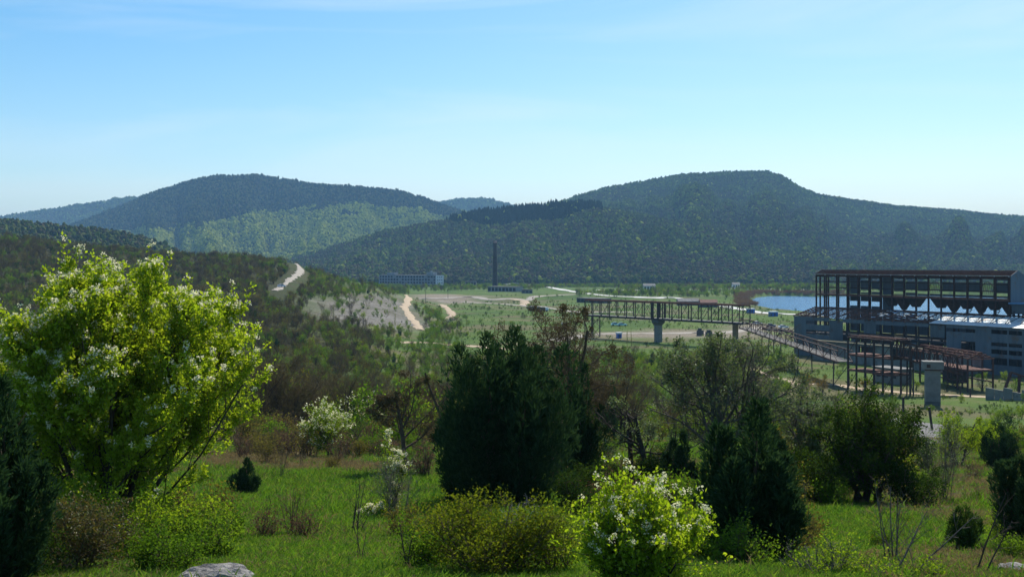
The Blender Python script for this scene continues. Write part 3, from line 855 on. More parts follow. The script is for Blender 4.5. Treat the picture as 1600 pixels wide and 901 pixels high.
class Frame:
    """a straight building line seen in the photo: turns photo pixels on a vertical plane into local coordinates"""
    def __init__(s, ax, ay, bx, by):
        s.o = np.array([ax, ay]); d = np.array([bx - ax, by - ay]); s.L = np.linalg.norm(d); s.S = d / s.L
        s.T = np.array([-s.S[1], s.S[0]]); s.rot = math.atan2(s.S[1], s.S[0])
    def s_at(s, px, t):
        u = (px - 800) / F; p = s.o + s.T * t
        return float((u * p[1] - p[0]) / (s.S[0] - u * s.S[1]))
    def z_at(s, px, py, t):
        k = s.s_at(px, t); Yd = s.o[1] + s.T[1] * t + s.S[1] * k
        return float(EYE - (py - HZ) / F * Yd)

# ---- the big steel works
FX, FY = 96.9, 350.0
FR = Frame(FX, FY, 130.6, 288.0)
works = root('factory_hall', FX, FY, FR.rot, 'huge rusting steel factory hall with stripped roof trusses beside the lake', 'factory', z=0.0)
NB, BAY = 16, FR.L / 16
EV, RD, FLZ, LOW = 25.0, 26.3, 18.9, 14.9
T1, TA = 5.6, -9.1
rngf = np.random.default_rng(5)
colm = MB().box(-.17, .17, -.2, .2, 0, EV).mesh('column', M_RUST)
for i in range(NB + 1):
    for t in (0.2, T1 - 0.2):
        link('column', colm, works, (i * BAY, t, 0))
for t in (T1 * .33, T1 * .66):
    link('column', colm, works, (0.02, t, 0)); link('column', colm, works, (FR.L - .1, t, 0))
for t in (0.2, T1 - 0.2):                      # long beams, bay by bay so each can sag a little
    for zc, h, m in ((EV - .2, .5, M_RUST), (FLZ, .55, M_RUSTRED), (21.1, .18, M_STEELDARK), (23.0, .18, M_STEELDARK), (LOW - .3, .4, M_RUST), (7.4, .4, M_RUST)):
        for i in range(NB):
            z0 = zc + rngf.normal(0, .03)
            MB().bar((i * BAY + .2, t, z0), ((i + 1) * BAY - .2, t, zc + rngf.normal(0, .03)), .24, h).build('beam', m, works)
for i in range(NB):                             # floor slabs carry the hoppers
    MB().box(i * BAY + .19, (i + 1) * BAY - .19, .36, T1 - .36, FLZ - .25, FLZ + .12).build('floor_slab', M_STEELDARK, works)
raf = MB().bar((0, -.25, EV + .1), (0, T1 / 2, RD), .16, .26).bar((0, T1 / 2, RD), (0, T1 + .25, EV + .1), .16, .26).bar((0, .2, EV), (0, T1 - .2, EV), .12, .16).bar((0, T1 / 2, EV), (0, T1 / 2, RD), .1, .1).mesh('rafter', M_RUSTRED)
tip = MB().box(-.12, .12, -.5, -.22, EV - .05, EV + .22).mesh('bracket', M_PALETIP)
for i in range(NB + 1):
    r_ = link('rafter', raf, works, (i * BAY, 0, 0.1)); link('bracket', tip, r_)
for k in range(9):
    f = k / 8; t = -.2 + f * (T1 / 2 + .2); z0 = EV + .1 + f * (RD - EV) + .28
    MB().bar((-.3, t, z0), (FR.L + .1, t, z0), .2, .14).build('purlin', M_RUSTRED if k % 3 else M_RUST, works)
    t2 = T1 + .2 - f * (T1 / 2 + .1)
    MB().bar((-.3, t2, z0), (FR.L + .1, t2, z0), .12, .14).build('purlin', M_RUSTRED, works)
MB().bar((-.3, -.45, EV + .35), (FR.L + .1, -.45, EV + .35), .1, .1).build('eave_rail', M_PALETIP, works)
# back wall of the upper hall: sheets with long window strips; a few bays broken open
for i in range(NB):
    a, b2 = i * BAY + .22, (i + 1) * BAY - .22
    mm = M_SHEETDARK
    y0, y1 = T1 + .06, T1 + .12
    if i < 2: bands = []
    elif i in (2, 5): bands = [(FLZ + .35, EV - .5)]
    elif i in (9, 13): bands = [(FLZ + .35, FLZ + 1.0), (24.3, EV - .5)]
    else:
        lo = FLZ + 1.0 + rngf.uniform(-.2, .4)
        bands = [(FLZ + .35, lo), (lo + .8, 23.4), (24.05, EV - .5)] if i % 3 else [(FLZ + .35, lo - .3), (lo + .5, 23.5), (24.1, EV - .5)]
    for z0, z1 in bands:
        MB().box(a, b2, y0, y1, z0, z1).build('wall_panel', mm, works)
    if i in (9, 13):                            # bent truss hanging in a broken bay
        m = MB()
        for q in range(7):
            f0, f1 = q / 7, (q + 1) / 7
            m.bar((a + f0 * (b2 - a), y0 - .3, 22.0 + 1.6 * math.sin(f0 * 3.1)), (a + f1 * (b2 - a), y0 - .3, 22.0 + 1.6 * math.sin(f1 * 3.1)), .14)
            m.bar((a + f0 * (b2 - a), y0 - .3, 20.3), (a + f1 * (b2 - a), y0 - .3, 22.0 + 1.6 * math.sin(f1 * 3.1)), .08)
        m.build('bent_truss', M_STEELDARK, works)
    # lower level behind the hoppers
    if i < 2: lowb = []
    elif i < 6:
        lowb = [(7.7, 15.6), (17.0, FLZ - .35)] if i != 5 else [(7.7, FLZ - .35)]
    else: lowb = [(7.7, 12.6 + rngf.uniform(-.5, 1.2))]
    for z0, z1 in lowb:
        MB().box(a, b2, y0, y1, z0, z1).build('wall_panel', M_SHEETDARK, works)
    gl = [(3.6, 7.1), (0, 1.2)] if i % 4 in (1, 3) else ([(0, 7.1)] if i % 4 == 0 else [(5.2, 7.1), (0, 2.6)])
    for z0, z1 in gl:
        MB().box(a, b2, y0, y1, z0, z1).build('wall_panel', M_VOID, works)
# hoppers under the floor
def hopper(w0, w1, h):
    V = []
    for z, w, d in ((-h, w1, w1), (0, w0, T1 / 2 - .6)):
        V += [(-w, -d, z), (w, -d, z), (w, d, z), (-w, d, z)]
    return MB().hexa(V)
hop = hopper(BAY / 2 - .28, .45, 3.6).mesh('hopper', M_RUST)
hop2 = hopper(BAY / 2 - .28, .8, 2.6).mesh('hopper', M_STEELDARK)
for i in range(6, NB):
    if i == 9: continue
    link('hopper', hop if i % 2 else hop2, works, ((i + .5) * BAY, T1 / 2, FLZ - .27))
# right gable end
m = MB()
m.add([(FR.L + .25, 0, 17.5), (FR.L + .25, T1, 17.5), (FR.L + .25, T1, EV + .3), (FR.L + .25, T1 / 2, RD + .5), (FR.L + .25, 0, EV + .3),
       (FR.L + .33, 0, 17.5), (FR.L + .33, T1, 17.5), (FR.L + .33, T1, EV + .3), (FR.L + .33, T1 / 2, RD + .5), (FR.L + .33, 0, EV + .3)],
      [(0, 1, 2, 4), (5, 9, 7, 6), (0, 5, 6, 1), (1, 6, 7, 2), (2, 7, 8, 3), (3, 8, 9, 4), (4, 9, 5, 0)], [(2, 3, 4), (9, 8, 7)])
m.build('gable_panel', M_SHEET, works)
# low blue-roofed block beyond the gable
MB().box(FR.L + .5, 96, -1.2, T1 + 4, 18.0, 18.35).build('side_roof', M_ROOFBLUE, works)
MB().box(FR.L + .6, 95.5, 0.0, .15, 15.4, 17.9).build('wall_panel', M_SHEETDARK, works)
MB().box(FR.L + .6, 95.5, T1 + 3, T1 + 3.2, 0, 17.9).build('wall_panel', M_VOID, works)
# front aisle: columns, sheets, roof
SE = 92.0
nA = int(SE / BAY)
acol = MB().box(-.16, .16, -.16, .16, 0, 12.1).mesh('column', M_STEELDARK)
for i in range(nA + 1):
    link('column', acol, works, (i * BAY, TA + .3, 0))
    if i % 2 == 0: link('column', acol, works, (i * BAY, TA / 2, 0))
sheet_s = FR.s_at(1452, TA - .6)
for i in range(nA):
    for zc in (11.9, 8.0, 4.2):
        MB().bar((i * BAY + .18, TA + .3, zc), ((i + 1) * BAY - .18, TA + .3, zc), .2, .28).build('beam', M_STEELDARK, works)
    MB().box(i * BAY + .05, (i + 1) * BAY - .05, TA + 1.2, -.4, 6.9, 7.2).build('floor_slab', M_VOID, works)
slope = (LOW - 12.3) / (0 - (TA - .5))
def roof_z(t): return 12.35 + (t - (TA - .5)) * slope
rr_ = MB().bar((0, TA - .4, 12.25), (0, -.1, roof_z(-.1) - .1), .16, .3).mesh('rafter', M_RUSTRED)
lower_ch = MB().bar((0, TA + .3, 11.7), (0, -.1, 13.0), .1, .12)
for q in range(6):
    t0, t1 = TA + .3 + q * 1.45, TA + .3 + (q + 1) * 1.45
    lower_ch.bar((0, t0, 11.7 + q * .21), (0, t1, roof_z(t1) - .25), .08).bar((0, t1, 11.9 + q * .21), (0, t1, roof_z(t1) - .25), .08)
lower_ch = lower_ch.mesh('truss', M_RUST)
for i in range(nA + 1):
    link('rafter', rr_, works, (i * BAY, 0, 0)); link('truss', lower_ch, works, (i * BAY, 0, 0))
for k in range(10):
    t = TA - .3 + k * (8.9 / 9)
    sx = sheet_s - .3
    MB().bar((-.2, t, roof_z(t) + .13), (sx, t, roof_z(t) + .13), .14, .16).build('purlin', M_RUSTRED, works)
# remnants of roof sheeting on the left part: scattered pale strips
for k in range(60):
    s0 = rngf.uniform(30, sheet_s - 2.5); t = rngf.uniform(TA, -1.2); w_ = rngf.uniform(.4, 1.6); d_ = rngf.uniform(.1, .3)
    z0 = roof_z(t) + .28
    MB().hexa([(s0, t, z0), (s0 + w_, t, z0), (s0 + w_, t + d_, z0 + d_ * slope), (s0, t + d_, z0 + d_ * slope),
               (s0, t, z0 + .04), (s0 + w_, t, z0 + .04), (s0 + w_, t + d_, z0 + d_ * slope + .04), (s0, t + d_, z0 + d_ * slope + .04)]).build('loose_sheet', M_ROOFSHEET if k % 3 else M_ROOFBLUE, works)
def roof_piece(s0, s1, t0, t1, mat, nm='roof_sheet', th=.05, lift=.06):
    z0, z1 = roof_z(t0) + lift, roof_z(t1) + lift
    return MB().hexa([(s0, t0, z0), (s1, t0, z0), (s1, t1, z1), (s0, t1, z1), (s0, t0, z0 + th), (s1, t0, z0 + th), (s1, t1, z1 + th), (s0, t1, z1 + th)]).build(nm, mat, works)
s_ = sheet_s; k = 0
while s_ < SE:
    e_ = min(s_ + BAY, SE)
    roof_piece(s_ + .015, e_ - .015, TA - .7, TA + 1.6, M_ROOFSHEET)
    roof_piece(s_ + .015, e_ - .015, TA + 1.63, -1.6 - .5 * (k % 2), M_ROOFSHEET, lift=.06)
    # dark bars added for the diagonal column shadows and posts across the sheeting
    MB().bar((s_ + .3, TA + 1.9, roof_z(TA + 1.9) + .2), (s_ + BAY * .55, -1.0, roof_z(-1.0) + 1.5), .13).build('shadow_bar', M_STEELDARK, works)
    MB().bar((s_ + BAY * .55, -1.0, roof_z(-1.0) + 1.5), (s_ + BAY * .95, TA + 1.9, roof_z(TA + 1.9) + .2), .13).build('shadow_bar', M_STEELDARK, works)
    s_ = e_; k += 1
# front wall sheets, given by what they cover in the photograph
def front_panel(px0, px1, z0, z1, mat=M_SHEET):
    a, b2 = FR.s_at(px0, TA), FR.s_at(px1, TA)
    MB().box(a, b2, TA - .08, TA, z0, z1).build('wall_panel', mat, works)
za = lambda py, px: FR.z_at(px, py, TA)
cols_ = [1241, 1260, 1270, 1283, 1296]
w1t, w1b, w2t, w2b = za(500, 1262), za(506, 1262), za(515, 1262), za(521, 1262)
for a, b2 in zip(cols_[:-1], cols_[1:]):
    if a == 1241: front_panel(a, b2 - .15, 0, 12.2)
    else:
        for z0, z1 in ((w1t, 12.2), (w2t, w1b), (0, w2b)): front_panel(a, b2 - .15, z0, z1)
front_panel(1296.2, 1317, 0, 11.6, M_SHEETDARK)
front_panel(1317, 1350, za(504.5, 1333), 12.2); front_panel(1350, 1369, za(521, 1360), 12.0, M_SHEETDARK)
front_panel(1369, 1391, za(508, 1391), 12.2); front_panel(1391.2, 1414, za(508, 1391), 12.2)
front_panel(1414.5, 1433, za(509, 1425), 12.2); front_panel(1433.3, 1451, za(510, 1440), 12.1)
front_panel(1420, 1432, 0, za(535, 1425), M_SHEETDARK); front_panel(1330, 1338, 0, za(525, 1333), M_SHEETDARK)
front_panel(1454, 1476, za(527, 1465), za(508, 1465), M_SHEETDARK)
rows = [(za(516, 1573), za(522.5, 1573)), (za(536, 1573), za(541.5, 1573)), (za(547, 1573), za(554, 1573)), (za(560, 1573), za(571, 1573))]
t0z, t0b = za(513, 1500), za(518.3, 1500)
for a, b2 in ((1479, 1490), (1490.2, 1502)):
    for z0, z1 in ((t0z, 12.2), (0, t0b)): front_panel(a, b2, z0, z1)
for a, b2 in ((1502.2, 1513), (1513.2, 1524)):
    for z0, z1 in ((t0z, 12.2), (za(533, 1513), t0b), (0, za(552, 1513))): front_panel(a, b2, z0, z1)
for a, b2 in ((1524.2, 1532), (1532.2, 1540.5), (1540.7, 1549)): front_panel(a, b2, 0, 12.2)
for a, b2 in ((1549.2, 1561.5), (1561.7, 1574), (1576.5, 1586), (1586.2, 1597)):
    zz = [12.2] + [v for rw in rows for v in rw] + [0]
    for k in range(0, len(zz), 2): front_panel(a, b2, zz[k + 1], zz[k])
front_panel(1574.2, 1576.3, 0, 12.2)
for a, b2 in ((1597.2, 1612), (1612.2, 1630), (1630.2, 1650)): front_panel(a, b2, 0, 12.2)
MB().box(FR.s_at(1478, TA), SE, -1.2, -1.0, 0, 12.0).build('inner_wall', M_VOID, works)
MB().box(-.08, 0.02, TA, -.2, 0, 12.2).build('side_wall', M_SHEET, works)
# sloped rusty end frame of the aisle at the left corner
m = MB()
for q in range(5): m.bar((-.5, TA + .3 + q * 2, 12.2), (3.5, -.3, LOW + .2), .12)
m.build('corner_bracing', M_RUSTRED, works)

# ---- long concrete shed in front of the hall
TS = -17.0
a, b2 = FR.s_at(1271, TS), FR.s_at(1503, TS)
p = FR.o + FR.S * a + FR.T * TS
shed = root('concrete_shed', p[0], p[1], FR.rot, 'long low concrete shed with overgrown flat roof in front of the steel hall', 'shed', z=0.0)
Ls = b2 - a
nw = 9
for i in range(nw):
    x0, x1 = i * Ls / nw, (i + 1) * Ls / nw
    MB().box(x0 + .03, x1 - .03, 0, .25, 0, 3.0).build('wall_panel', M_CONC, shed)
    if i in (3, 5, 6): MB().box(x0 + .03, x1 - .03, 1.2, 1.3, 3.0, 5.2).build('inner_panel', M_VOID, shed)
    else: MB().box(x0 + .03, x1 - .03, 0, .25, 3.02, 5.3).build('wall_panel', M_CONC, shed)
MB().box(-.3, Ls + .3, -.35, 6.4, 5.32, 5.62).build('roof_slab', M_CONCDARK, shed)
MB().box(-.1, Ls + .1, -.2, 6.2, 5.62, 5.9).build('roof_cover', M_ROOFMOSS, shed)
MB().box(0, .25, .26, 6.1, 0, 5.3).build('end_wall', M_CONC, shed); MB().box(Ls - .25, Ls, .26, 6.1, 0, 5.3).build('end_wall', M_CONC, shed)

# ---- truss gallery on a pillar
GA = np.array([(914 - 800) / F * 429, 429.0]); GB = np.array([(1161 - 800) / F * 367, 367.0])
GR = Frame(GA[0], GA[1], GB[0], GB[1])
gal = root('conveyor_gallery', GA[0], GA[1], GR.rot, 'long rusty steel truss conveyor gallery standing high on a round pillar', 'gallery', z=0.0)
DZ, TH_, GW, NPn = 8.5, 6.0, 3.6, 17
bw = GR.L / NPn
post = MB().box(-.12, .12, -.14, .14, DZ, DZ + TH_).mesh('post', M_STEELDARK)
for t in (0, GW):
    for i in range(NPn + 1):
        link('post', post, gal, (i * bw, t, 0))
    for i in range(NPn):
        x0, x1 = i * bw, (i + 1) * bw
        MB().bar((x0, t, DZ + TH_), (x1, t, DZ + TH_ + .02), .26, .34).build('top_chord', M_RUSTRED, gal)
        MB().bar((x0 + .16, t, DZ), (x1 - .16, t, DZ), .3, .55).build('bottom_chord', M_STEELDARK, gal)
        up = (i % 2 == 0) if i < 8 else True
        if i in (0, 7, 8, 9, 10, 11): up = i % 2 == 0
        a, b2 = ((x0 + .1, t, DZ + .2), (x1 - .1, t, DZ + TH_ - .2)) if up else ((x0 + .1, t, DZ + TH_ - .2), (x1 - .1, t, DZ + .2))
        MB().bar(a, b2, .11).build('diagonal', M_STEELDARK, gal)
        MB().bar((x0 + .18, t, DZ + 1.1), (x1 - .18, t, DZ + 1.1), .07).build('rail', M_RUST, gal)
for i in range(NPn):
    x0, x1 = i * bw, (i + 1) * bw
    MB().box(x0 + .02, x1 - .02, .2, GW - .2, DZ + .3, DZ + .45).build('deck_plate', M_CONC, gal)
    MB().bar((x0, 0, DZ + TH_ + .2), (x1, GW, DZ + TH_ + .2), .16, .18).build('roof_brace', M_RUSTRED, gal)
for i in range(NPn + 1):
    MB().bar((i * bw, .18, DZ + TH_ + .22), (i * bw, GW - .18, DZ + TH_ + .22), .2, .22).build('cross_beam', M_RUSTRED, gal)
for k in range(3):
    MB().bar((0, .6 + k * 1.2, DZ + TH_ + .42), (GR.L, .6 + k * 1.2, DZ + TH_ + .42), .3, .12).build('purlin', M_RUSTRED, gal)
# heavy double post over the pillar, trestle at the left end
ps = GR.s_at(1023, 0)
for dx in (-1.4, 1.6):
    for t in (-.02, GW + .02): MB().box(ps + dx - .35, ps + dx + .35, t - .22, t + .22, DZ - .3, DZ + TH_ + .1).build('portal_post', M_STEELDARK, gal)
m = root('gallery_pillar', *(GR.o + GR.S * ps + GR.T * GW / 2), GR.rot, 'round grey concrete pillar with a flared cap under the truss gallery', 'pillar', z=0.0)
nseg = 5
for i in range(nseg):
    h0, h1 = i * 6.4 / nseg, (i + 1) * 6.4 / nseg
    MB().cyl((0, 0, h0 - (.3 if i == 0 else 0)), 1.5, 1.5, h1 - h0 - .02 + (.3 if i == 0 else 0), 20).build('drum', M_CONC, m, smooth=False)
MB().cyl((0, 0, 6.4), 1.55, 2.4, .9, 20).cyl((0, 0, 7.3), 2.45, 2.45, .85, 20).build('cap', M_CONCDARK, m)
tre = MB()
legs = [(0, 0), (bw, 0), (0, GW), (bw, GW)]
for (x, t) in legs: MB().bar((x, t, -.2), (x, t, DZ - .3), .3).build('trestle_leg', M_STEELDARK, gal)
for t in (0, GW):
    for z0, z1 in ((0.3, 4.2), (4.2, 8.2)):
        MB().bar((0, t, z0), (bw, t, z1), .14).build('trestle_brace', M_STEELDARK, gal); MB().bar((bw, t, z0), (0, t, z1), .14).build('trestle_brace', M_STEELDARK, gal)
m = root('gallery_pillar', *(GR.o + GR.S * GR.s_at(1149, 1.8) + GR.T * 1.8), GR.rot, 'rust stained block pillar at the low end of the truss gallery', 'pillar', z=0.0)
MB().box(-.75, .75, -.75, .75, -.3, 3.6).build('lower_block', M_CONCDARK, m); MB().box(-.7, .7, -.7, .7, 3.6, 8.1).build('upper_block', surf_mat('rust_stained_concrete', [(0.3, (0.16, 0.10, 0.05)), (0.7, (0.30, 0.20, 0.11))], 0.6, 0.95), m)

# ---- slanting conveyor from the gallery down to the steel tower
def slant(name, A, B, w, h, npan, label, mat, deck, legs_at=()):
    A = np.array(A); B = np.array(B)
    r = tag(link(name, None, None, (A[0], A[1], 0.0), math.atan2(B[1] - A[1], B[0] - A[0])), label, 'conveyor')
    L = math.hypot(B[0] - A[0], B[1] - A[1])
    zf = lambda x: A[2] + (B[2] - A[2]) * x / L
    for i in range(npan):
        x0, x1 = i * L / npan, (i + 1) * L / npan
        for t in (-w / 2, w / 2):
            MB().bar((x0, t, zf(x0) + h), (x1, t, zf(x1) + h), .2, .2).build('top_chord', mat, r)
            MB().bar((x0, t, zf(x0)), (x1, t, zf(x1)), .22, .35).build('bottom_chord', mat, r)
            MB().bar((x0, t, zf(x0)), (x0, t, zf(x0) + h), .16).build('post', mat, r)
            MB().bar((x0, t, zf(x0) + (h if i % 2 else 0)), (x1, t, zf(x1) + (0 if i % 2 else h)), .12).build('diagonal', mat, r)
        MB().hexa([(x0 + .03, -w / 2 + .1, zf(x0) + .1), (x1 - .03, -w / 2 + .1, zf(x1) + .1), (x1 - .03, w / 2 - .1, zf(x1) + .1), (x0 + .03, w / 2 - .1, zf(x0) + .1),
                   (x0 + .03, -w / 2 + .1, zf(x0) + .22), (x1 - .03, -w / 2 + .1, zf(x1) + .22), (x1 - .03, w / 2 - .1, zf(x1) + .22), (x0 + .03, w / 2 - .1, zf(x0) + .22)]).build('deck_plate', deck, r)
        MB().bar((x0, -w / 2, zf(x0) + h), (x0, w / 2, zf(x0) + h), .14).build('cross_beam', mat, r)
    for f in legs_at:
        for t in (-w / 2, w / 2):
            MB().bar((f * L, t * 1.1, -.2), (f * L, t, zf(f * L) - .1), .24).build('leg', M_STEELDARK, r)
        MB().bar((f * L, -w / 2, .5), (f * L, w / 2, zf(f * L) - 1), .12).build('leg_brace', M_STEELDARK, r)
    return r
def pz(px, py, Yd): return ((px - 800) / F * Yd, Yd, EYE - (py - HZ) / F * Yd)
slant('slanting_conveyor', pz(1163, 512, 358), pz(1321, 566, 252), 3.4, 2.6, 18, 'slanting conveyor with grey deck running down from the truss gallery', M_RUST, M_CONCDARK, (.30, .38, .68, .97))
slant('rusty_conveyor', pz(1396, 556, 237), pz(1500, 584, 238), 3.0, 3.6, 10, 'dark rusty truss conveyor sloping from the steel tower to the frame', M_RUST, M_RUST, (.25, .62))

# ---- open steel tower
TWR = Frame((1325 - 800) / F * 249, 249, (1394 - 800) / F * 236, 236)
tw = root('steel_tower', TWR.o[0], TWR.o[1], TWR.rot, 'open rusty steel tower frame with two platforms and no walls', 'tower', z=0.0)
TD, TZ = 5.0, 11.9
for i in range(6):
    for t in (0, TD):
        MB().box(i * TWR.L / 5 - .16, i * TWR.L / 5 + .16, t - .16, t + .16, -.3, TZ).build('column', M_STEELDARK, tw)
for zc, full in ((4.4, 1), (7.9, 1), (TZ - .1, 0)):
    for t in (0, TD):
        for i in range(5):
            MB().bar((i * TWR.L / 5 + .17, t, zc + rngf.normal(0, .04)), ((i + 1) * TWR.L / 5 - .17, t, zc + rngf.normal(0, .04)), .24, .4).build('beam', M_RUSTRED if full else M_RUST, tw)
    for i in range(6): MB().bar((i * TWR.L / 5, .17, zc), (i * TWR.L / 5, TD - .17, zc), .2, .34).build('cross_beam', M_RUST, tw)
    if full:
        for i in (0, 1, 3): MB().box(i * TWR.L / 5 + .2, (i + 1) * TWR.L / 5 - .2, .2, TD - .2, zc + .21, zc + .3).build('platform', M_RUSTRED, tw)
for t in (.9, 2.0, 3.1, 4.2): MB().bar((-.2, t, TZ + .25), (TWR.L + .2, t, TZ + .25), .2, .2).build('purlin', M_RUSTRED, tw)
for i in (0, 4):
    for t in (0, TD):
        MB().bar((i * TWR.L / 5, t, 8.2), ((i + 1) * TWR.L / 5, t, TZ - .4), .1).build('brace', M_RUST, tw)
        MB().bar((i * TWR.L / 5, t, .3), ((i + 1) * TWR.L / 5, t, 4.1), .1).build('brace', M_RUST, tw)
# ---- trestle legs standing under the conveyors right of the tower
sd = root('concrete_hut', *on_plain(1352, 600), TWR.rot, 'small grey concrete hut standing under the steel tower', 'hut', z=0.0)
MB().box(-4, 4.5, 6, 10, -.2, 3.4).build('walls', M_CONC, sd); MB().box(-4.4, 4.9, 5.6, 10.4, 3.4, 3.75).build('roof_slab', M_CONCPALE, sd)
for k in range(3): MB().box(-3 + k * 2.6, -1.6 + k * 2.6, 5.95, 6.05, 1.4, 2.6).build('window', M_VOID, sd)
# ---- gabled frame
FB = Frame((1424 - 800) / F * 268, 268, (1512 - 800) / F * 243, 243)
fb = root('gabled_frame', FB.o[0], FB.o[1], FB.rot, 'low gabled rusty steel frame without cladding beside the square pillar', 'frame', z=0.0)
n_ = 6; FD = 6.0
for i in range(n_ + 1):
    x = i * FB.L / n_
    for t in (0, FD): MB().box(x - .16, x + .16, t - .16, t + .16, -.3, 7.3).build('column', M_RUST, fb)
    MB().bar((x, -.3, 7.25), (x, FD / 2, 8.7), .18, .24).bar((x, FD / 2, 8.7), (x, FD + .3, 7.25), .18, .24).bar((x, 0, 7.3), (x, FD, 7.3), .14, .18).bar((x, 1.5, 7.3), (x, FD / 2, 8.6), .1).bar((x, 4.5, 7.3), (x, FD / 2, 8.6), .1).build('rafter', M_RUSTRED, fb)
    MB().bar((x, .17, 4.7), (x, FD - .17, 4.7), .2, .3).build('cross_beam', M_RUST, fb)
for k in range(4):
    f = k / 3.2
    for sgn in (0, 1):
        t = (-.2 + f * 3) if sgn == 0 else (FD + .2 - f * 3)
        MB().bar((-.2, t, 7.45 + f * 1.4), (FB.L + .2, t, 7.45 + f * 1.4), .14, .16).build('purlin', M_RUSTRED, fb)
for i in range(n_):
    x0, x1 = i * FB.L / n_, (i + 1) * FB.L / n_
    for t in (0, FD):
        MB().bar((x0 + .17, t, 4.7), (x1 - .17, t, 4.7), .2, .4).build('beam', M_RUST, fb); MB().bar((x0 + .17, t, 2.2), (x1 - .17, t, 2.2), .16, .3).build('beam', M_RUST, fb)
    MB().box(x0 + .18, x1 - .18, .2, FD - .2, 4.86, 4.96).build('floor_plate', M_RUSTRED, fb)
    if i in (1, 2, 4): MB().box(x0 + .18, x1 - .18, FD - .1, FD, 5.1, 7.0).build('wall_panel', M_CONC, fb)
    if i in (3,): MB().box(x0 + .3, x1 - .3, 1, FD - 1, 1.0, 4.3).build('bin', M_STEELDARK, fb)
# ---- square pillar in front
x, y = on_plain(1457, 638)
pil = root('square_pillar', x, y, math.radians(-14), 'tall square pale concrete pillar with a broad cap by the road', 'pillar', z=0.0)
hz_ = [0, 1.5, 2.85, 4.15, 5.45, 6.7, 7.55]
for k in range(6):
    w_ = 1.38 - .004 * k
    MB().box(-w_, w_, -w_ * .8, w_ * .8, hz_[k] - (.4 if k == 0 else 0), hz_[k + 1] - .012).build('block', M_CONCPALE if k else M_CONCDARK, pil)  # lowest block takes the darker concrete
MB().box(-1.5, 1.5, -1.25, 1.25, 7.55, 7.8).build('collar', M_RUST, pil)
cp = MB().box(-1.9, 1.9, -1.6, 1.6, 7.8, 9.2).build('cap', M_CONCPALE, pil)
MB().box(-1.25, -.55, -1.63, -1.6, 8.1, 8.8).build('stain_plate', M_RUST, cp); MB().box(-1.95, 1.95, -1.65, 1.65, 9.2, 9.32).build('cap_plate', M_CONCPALE, cp)
# ---- broken wall, twisted beams, fence posts
x, y = on_plain(1540, 627)
bwl = root('broken_wall', x, y, math.radians(-20), 'broken low concrete wall with patchy plaster near the hall', 'wall', z=0.0)
for k, (h0) in enumerate((2.9, 2.6, 3.0, 2.2, 2.7)):
    MB().hexa([(k * 1.7, 0, -.3), (k * 1.7 + 1.66, 0, -.3), (k * 1.7 + 1.66, .35, -.3), (k * 1.7, .35, -.3), (k * 1.7, 0, h0), (k * 1.7 + 1.66, 0, h0 - .25), (k * 1.7 + 1.66, .35, h0 - .2), (k * 1.7, .35, h0)]).build('slab', M_CONC if k % 2 else M_CONCPALE, bwl)
x, y = on_plain(1580, 620)
tb = root('twisted_beams', x, y, 0, 'twisted rusty steel beams collapsed behind the broken wall', 'scrap', z=0.0)
for a, b2 in (((-2, 0, -.2), (.4, 1, 5.2)), ((.4, 1, 5.2), (3.4, .5, 4.2)), ((3.4, .5, 4.2), (3.9, 0, -.2)), ((1.6, 0, -.2), (2.2, 1, 4.6)), ((3.4, .5, 4.2), (8, 2, 5.4)), ((5.5, 0, -.2), (6.5, 2, 5.0))):
    MB().bar(a, b2, .5, .4).build('beam', M_RUST, tb)
pm_ = MB().box(-.12, .12, -.12, .12, -.3, 1.9).mesh('fence_post', M_STEELDARK)
for k, (px_, py_, h_) in enumerate(((1500.5, 616, 1.0), (1516, 621, 1.05), (1542, 624, 1.35), (1571, 624, 1.0))):
    x, y = on_plain(px_, py_)
    tag(link('fence_post', pm_, None, (x, y, 0), .3 * k, (1, 1, h_)), ('short dark fence post with pale top nearest the square pillar', 'second dark fence post along the tan path from the pillar', 'tallest dark fence post along the tan path', 'dark fence post by the tan path below the twisted beams')[k], 'post', 'fence posts along the tan path')
for k, (px_, py_, h_, ln_) in enumerate(((1411, 668, 4.6, .02), (1457, 672, 3.4, -.25))):
    x, y = hit(px_, py_, 120)
    m = MB(); m.bar((0, 0, -.3), (ln_ * 2, 0, h_), .28)
    o = m.build('leaning_post', M_STEELDARK, None, loc=(x, y, gz(x, y)))
    tag(o, ('upright black post at the left end of the asphalt bend', 'leaning black post beside the asphalt road below the square pillar')[k], 'post')
# ---- administration block
AD = Frame((592 - 800) / F * 1466, 1466, (681 - 800) / F * 1418, 1418)
ad = root('office_block', AD.o[0], AD.o[1], AD.rot, 'long abandoned office block with a shaded grey front and a sunlit white end wall', 'building', z=gz(*AD.o) - .5)
H_, nwin, nst = 15.5, 20, 4
W_ = AD.L / nwin
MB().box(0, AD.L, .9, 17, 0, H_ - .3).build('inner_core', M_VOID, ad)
for s in range(nst + 1):
    z0 = s * 3.75 - 0.0; z1 = z0 + (1.75 if s < nst else .9)
    MB().box(0, AD.L, 0, .88, z0, z1).build('floor_band', M_GREYWALL, ad)  # front's shade is put into this greyer wall colour
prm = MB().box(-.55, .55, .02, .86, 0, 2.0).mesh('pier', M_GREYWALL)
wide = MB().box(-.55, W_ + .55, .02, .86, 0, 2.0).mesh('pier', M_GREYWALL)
for s in range(nst):
    for i in range(nwin + 1):
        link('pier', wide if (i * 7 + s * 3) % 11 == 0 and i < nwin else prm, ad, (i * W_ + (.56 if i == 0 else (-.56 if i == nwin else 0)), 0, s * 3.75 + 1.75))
MB().box(-.2, AD.L + .2, -.2, 17.3, H_ + .4, H_ + .9).build('roof_slab', M_CONC, ad)
